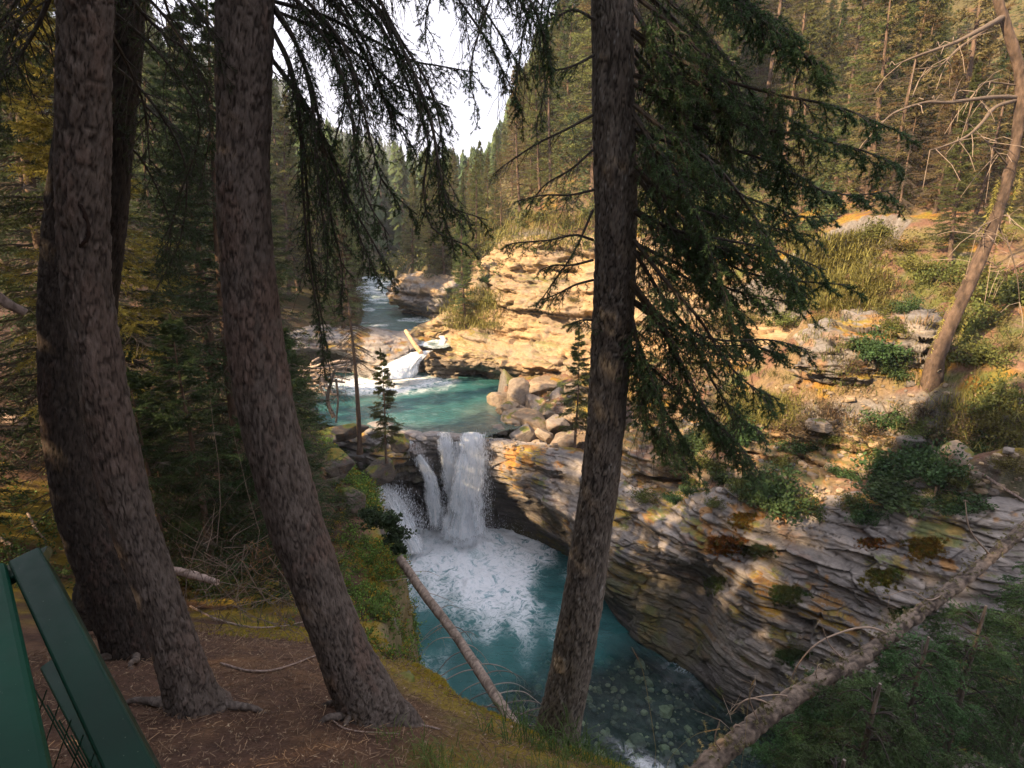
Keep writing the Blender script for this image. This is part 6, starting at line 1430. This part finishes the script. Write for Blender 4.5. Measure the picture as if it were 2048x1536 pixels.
# bushy leaf clump at the head of the leaning pole
acc = Acc(); c0 = at(778,1068,7.9)
for q, r in [((760,1050),.30),((795,1075),.24),((740,1035),.22),((785,1045),.22),((800,1100),.14)]: bush_acc(acc, at(q[0], q[1], 7.9), r, 1100, .05, (.045,.075,.035), twigs=26, flat=.7, up=-.1)
tag(acc.build('shrub', [M_WOOD, M_LEAF], smooth=False), 'round dark-leaved shrub hanging over the water at the head of the bare pole', 'shrub')
# ------------------------------------------------------------------ camera, light, world
cam = bpy.data.objects.new('camera', bpy.data.cameras.new('camera')); COL.objects.link(cam)
cam.location = (0, 0, CAMZ); cam.rotation_euler = (R(90) - PITCH, 0, 0)
cam.data.sensor_width = 36; cam.data.lens = FPX/2048*36; cam.data.clip_start = .02; cam.data.clip_end = 2000
scene.camera = cam
SUN_AZ = np.array((.86, .51)); SUN_EL = R(SUN_DEG)
sd = bpy.data.lights.new('sun', 'SUN'); sd.energy = SUN_E; sd.angle = R(.6); sd.color = (1., .72, .44)
sun = bpy.data.objects.new('sun', sd); COL.objects.link(sun)
from mathutils import Vector
dv = Vector((SUN_AZ[0]*math.cos(SUN_EL), SUN_AZ[1]*math.cos(SUN_EL), -math.sin(SUN_EL)))
sun.rotation_euler = dv.to_track_quat('-Z', 'Y').to_euler(); sun.location = (-20, -12, 40)
w = bpy.data.worlds.new('World'); scene.world = w; w.use_nodes = True
nt = w.node_tree; nt.nodes.clear()
sky = nt.nodes.new('ShaderNodeTexSky'); sky.sky_type = 'NISHITA'; sky.sun_disc = False
sky.sun_elevation = SUN_EL; sky.sun_rotation = math.atan2(-SUN_AZ[0], -SUN_AZ[1]); sky.altitude = 1500; sky.dust_density = 3.5; sky.air_density = 1.; sky.ozone_density = .8
bg = nt.nodes.new('ShaderNodeBackground'); bg.inputs[1].default_value = SKY_E
o_ = nt.nodes.new('ShaderNodeOutputWorld'); tc = nt.nodes.new('ShaderNodeTexCoord'); cn = nt.nodes.new('ShaderNodeTexNoise'); cn.inputs['Scale'].default_value = 2.2; cn.inputs['Detail'].default_value = 6; nt.links.new(tc.outputs['Generated'], cn.inputs['Vector'])
cr_ = nt.nodes.new('ShaderNodeMapRange'); cr_.inputs[1].default_value = .3; cr_.inputs[2].default_value = .6; cr_.inputs[3].default_value = .65; cr_.inputs[4].default_value = .95; nt.links.new(cn.outputs[0], cr_.inputs[0])
mx = nt.nodes.new('ShaderNodeMixRGB'); mx.inputs[2].default_value = (6.2, 6.15, 7.0, 1); nt.links.new(cr_.outputs[0], mx.inputs[0]); nt.links.new(sky.outputs[0], mx.inputs[1])   # thin bright cloud veiling the sky
nt.links.new(mx.outputs[0], bg.inputs[0]); nt.links.new(bg.outputs[0], o_.inputs[0])
scene.view_settings.view_transform = 'Standard'; scene.view_settings.look = 'None'; scene.view_settings.exposure = EXPO; scene.view_settings.gamma = 1
scene.render.engine = 'CYCLES'
cy = scene.cycles; cy.max_bounces = 5; cy.diffuse_bounces = 3; cy.glossy_bounces = 2; cy.transmission_bounces = 3; cy.transparent_max_bounces = 12; cy.volume_bounces = 0
cy.use_denoising = True; cy.sample_clamp_indirect = 4; cy.caustics_reflective = False; cy.caustics_refractive = False

# the air of the valley
hz = NT('haze_air'); vol = hz.n('VolumePrincipled', {'Color': (.86, .90, 1, 1), 'Density': HAZE, 'Anisotropy': .15}).outputs[0]
if HAZE:
    hb = np.array([(x, y, z) for z in (-4, 90) for y in (-200, 480) for x in (-440, 440)], float)
    ho = mk('haze', hb, np.array([(0, 2, 3, 1), (4, 5, 7, 6), (0, 1, 5, 4), (2, 6, 7, 3), (0, 4, 6, 2), (1, 3, 7, 5)]), hz.out(None, vol), smooth=False)
    ho['kind'] = 'stuff'; ho['label'] = 'thin blue haze filling the valley'; ho['category'] = 'haze'
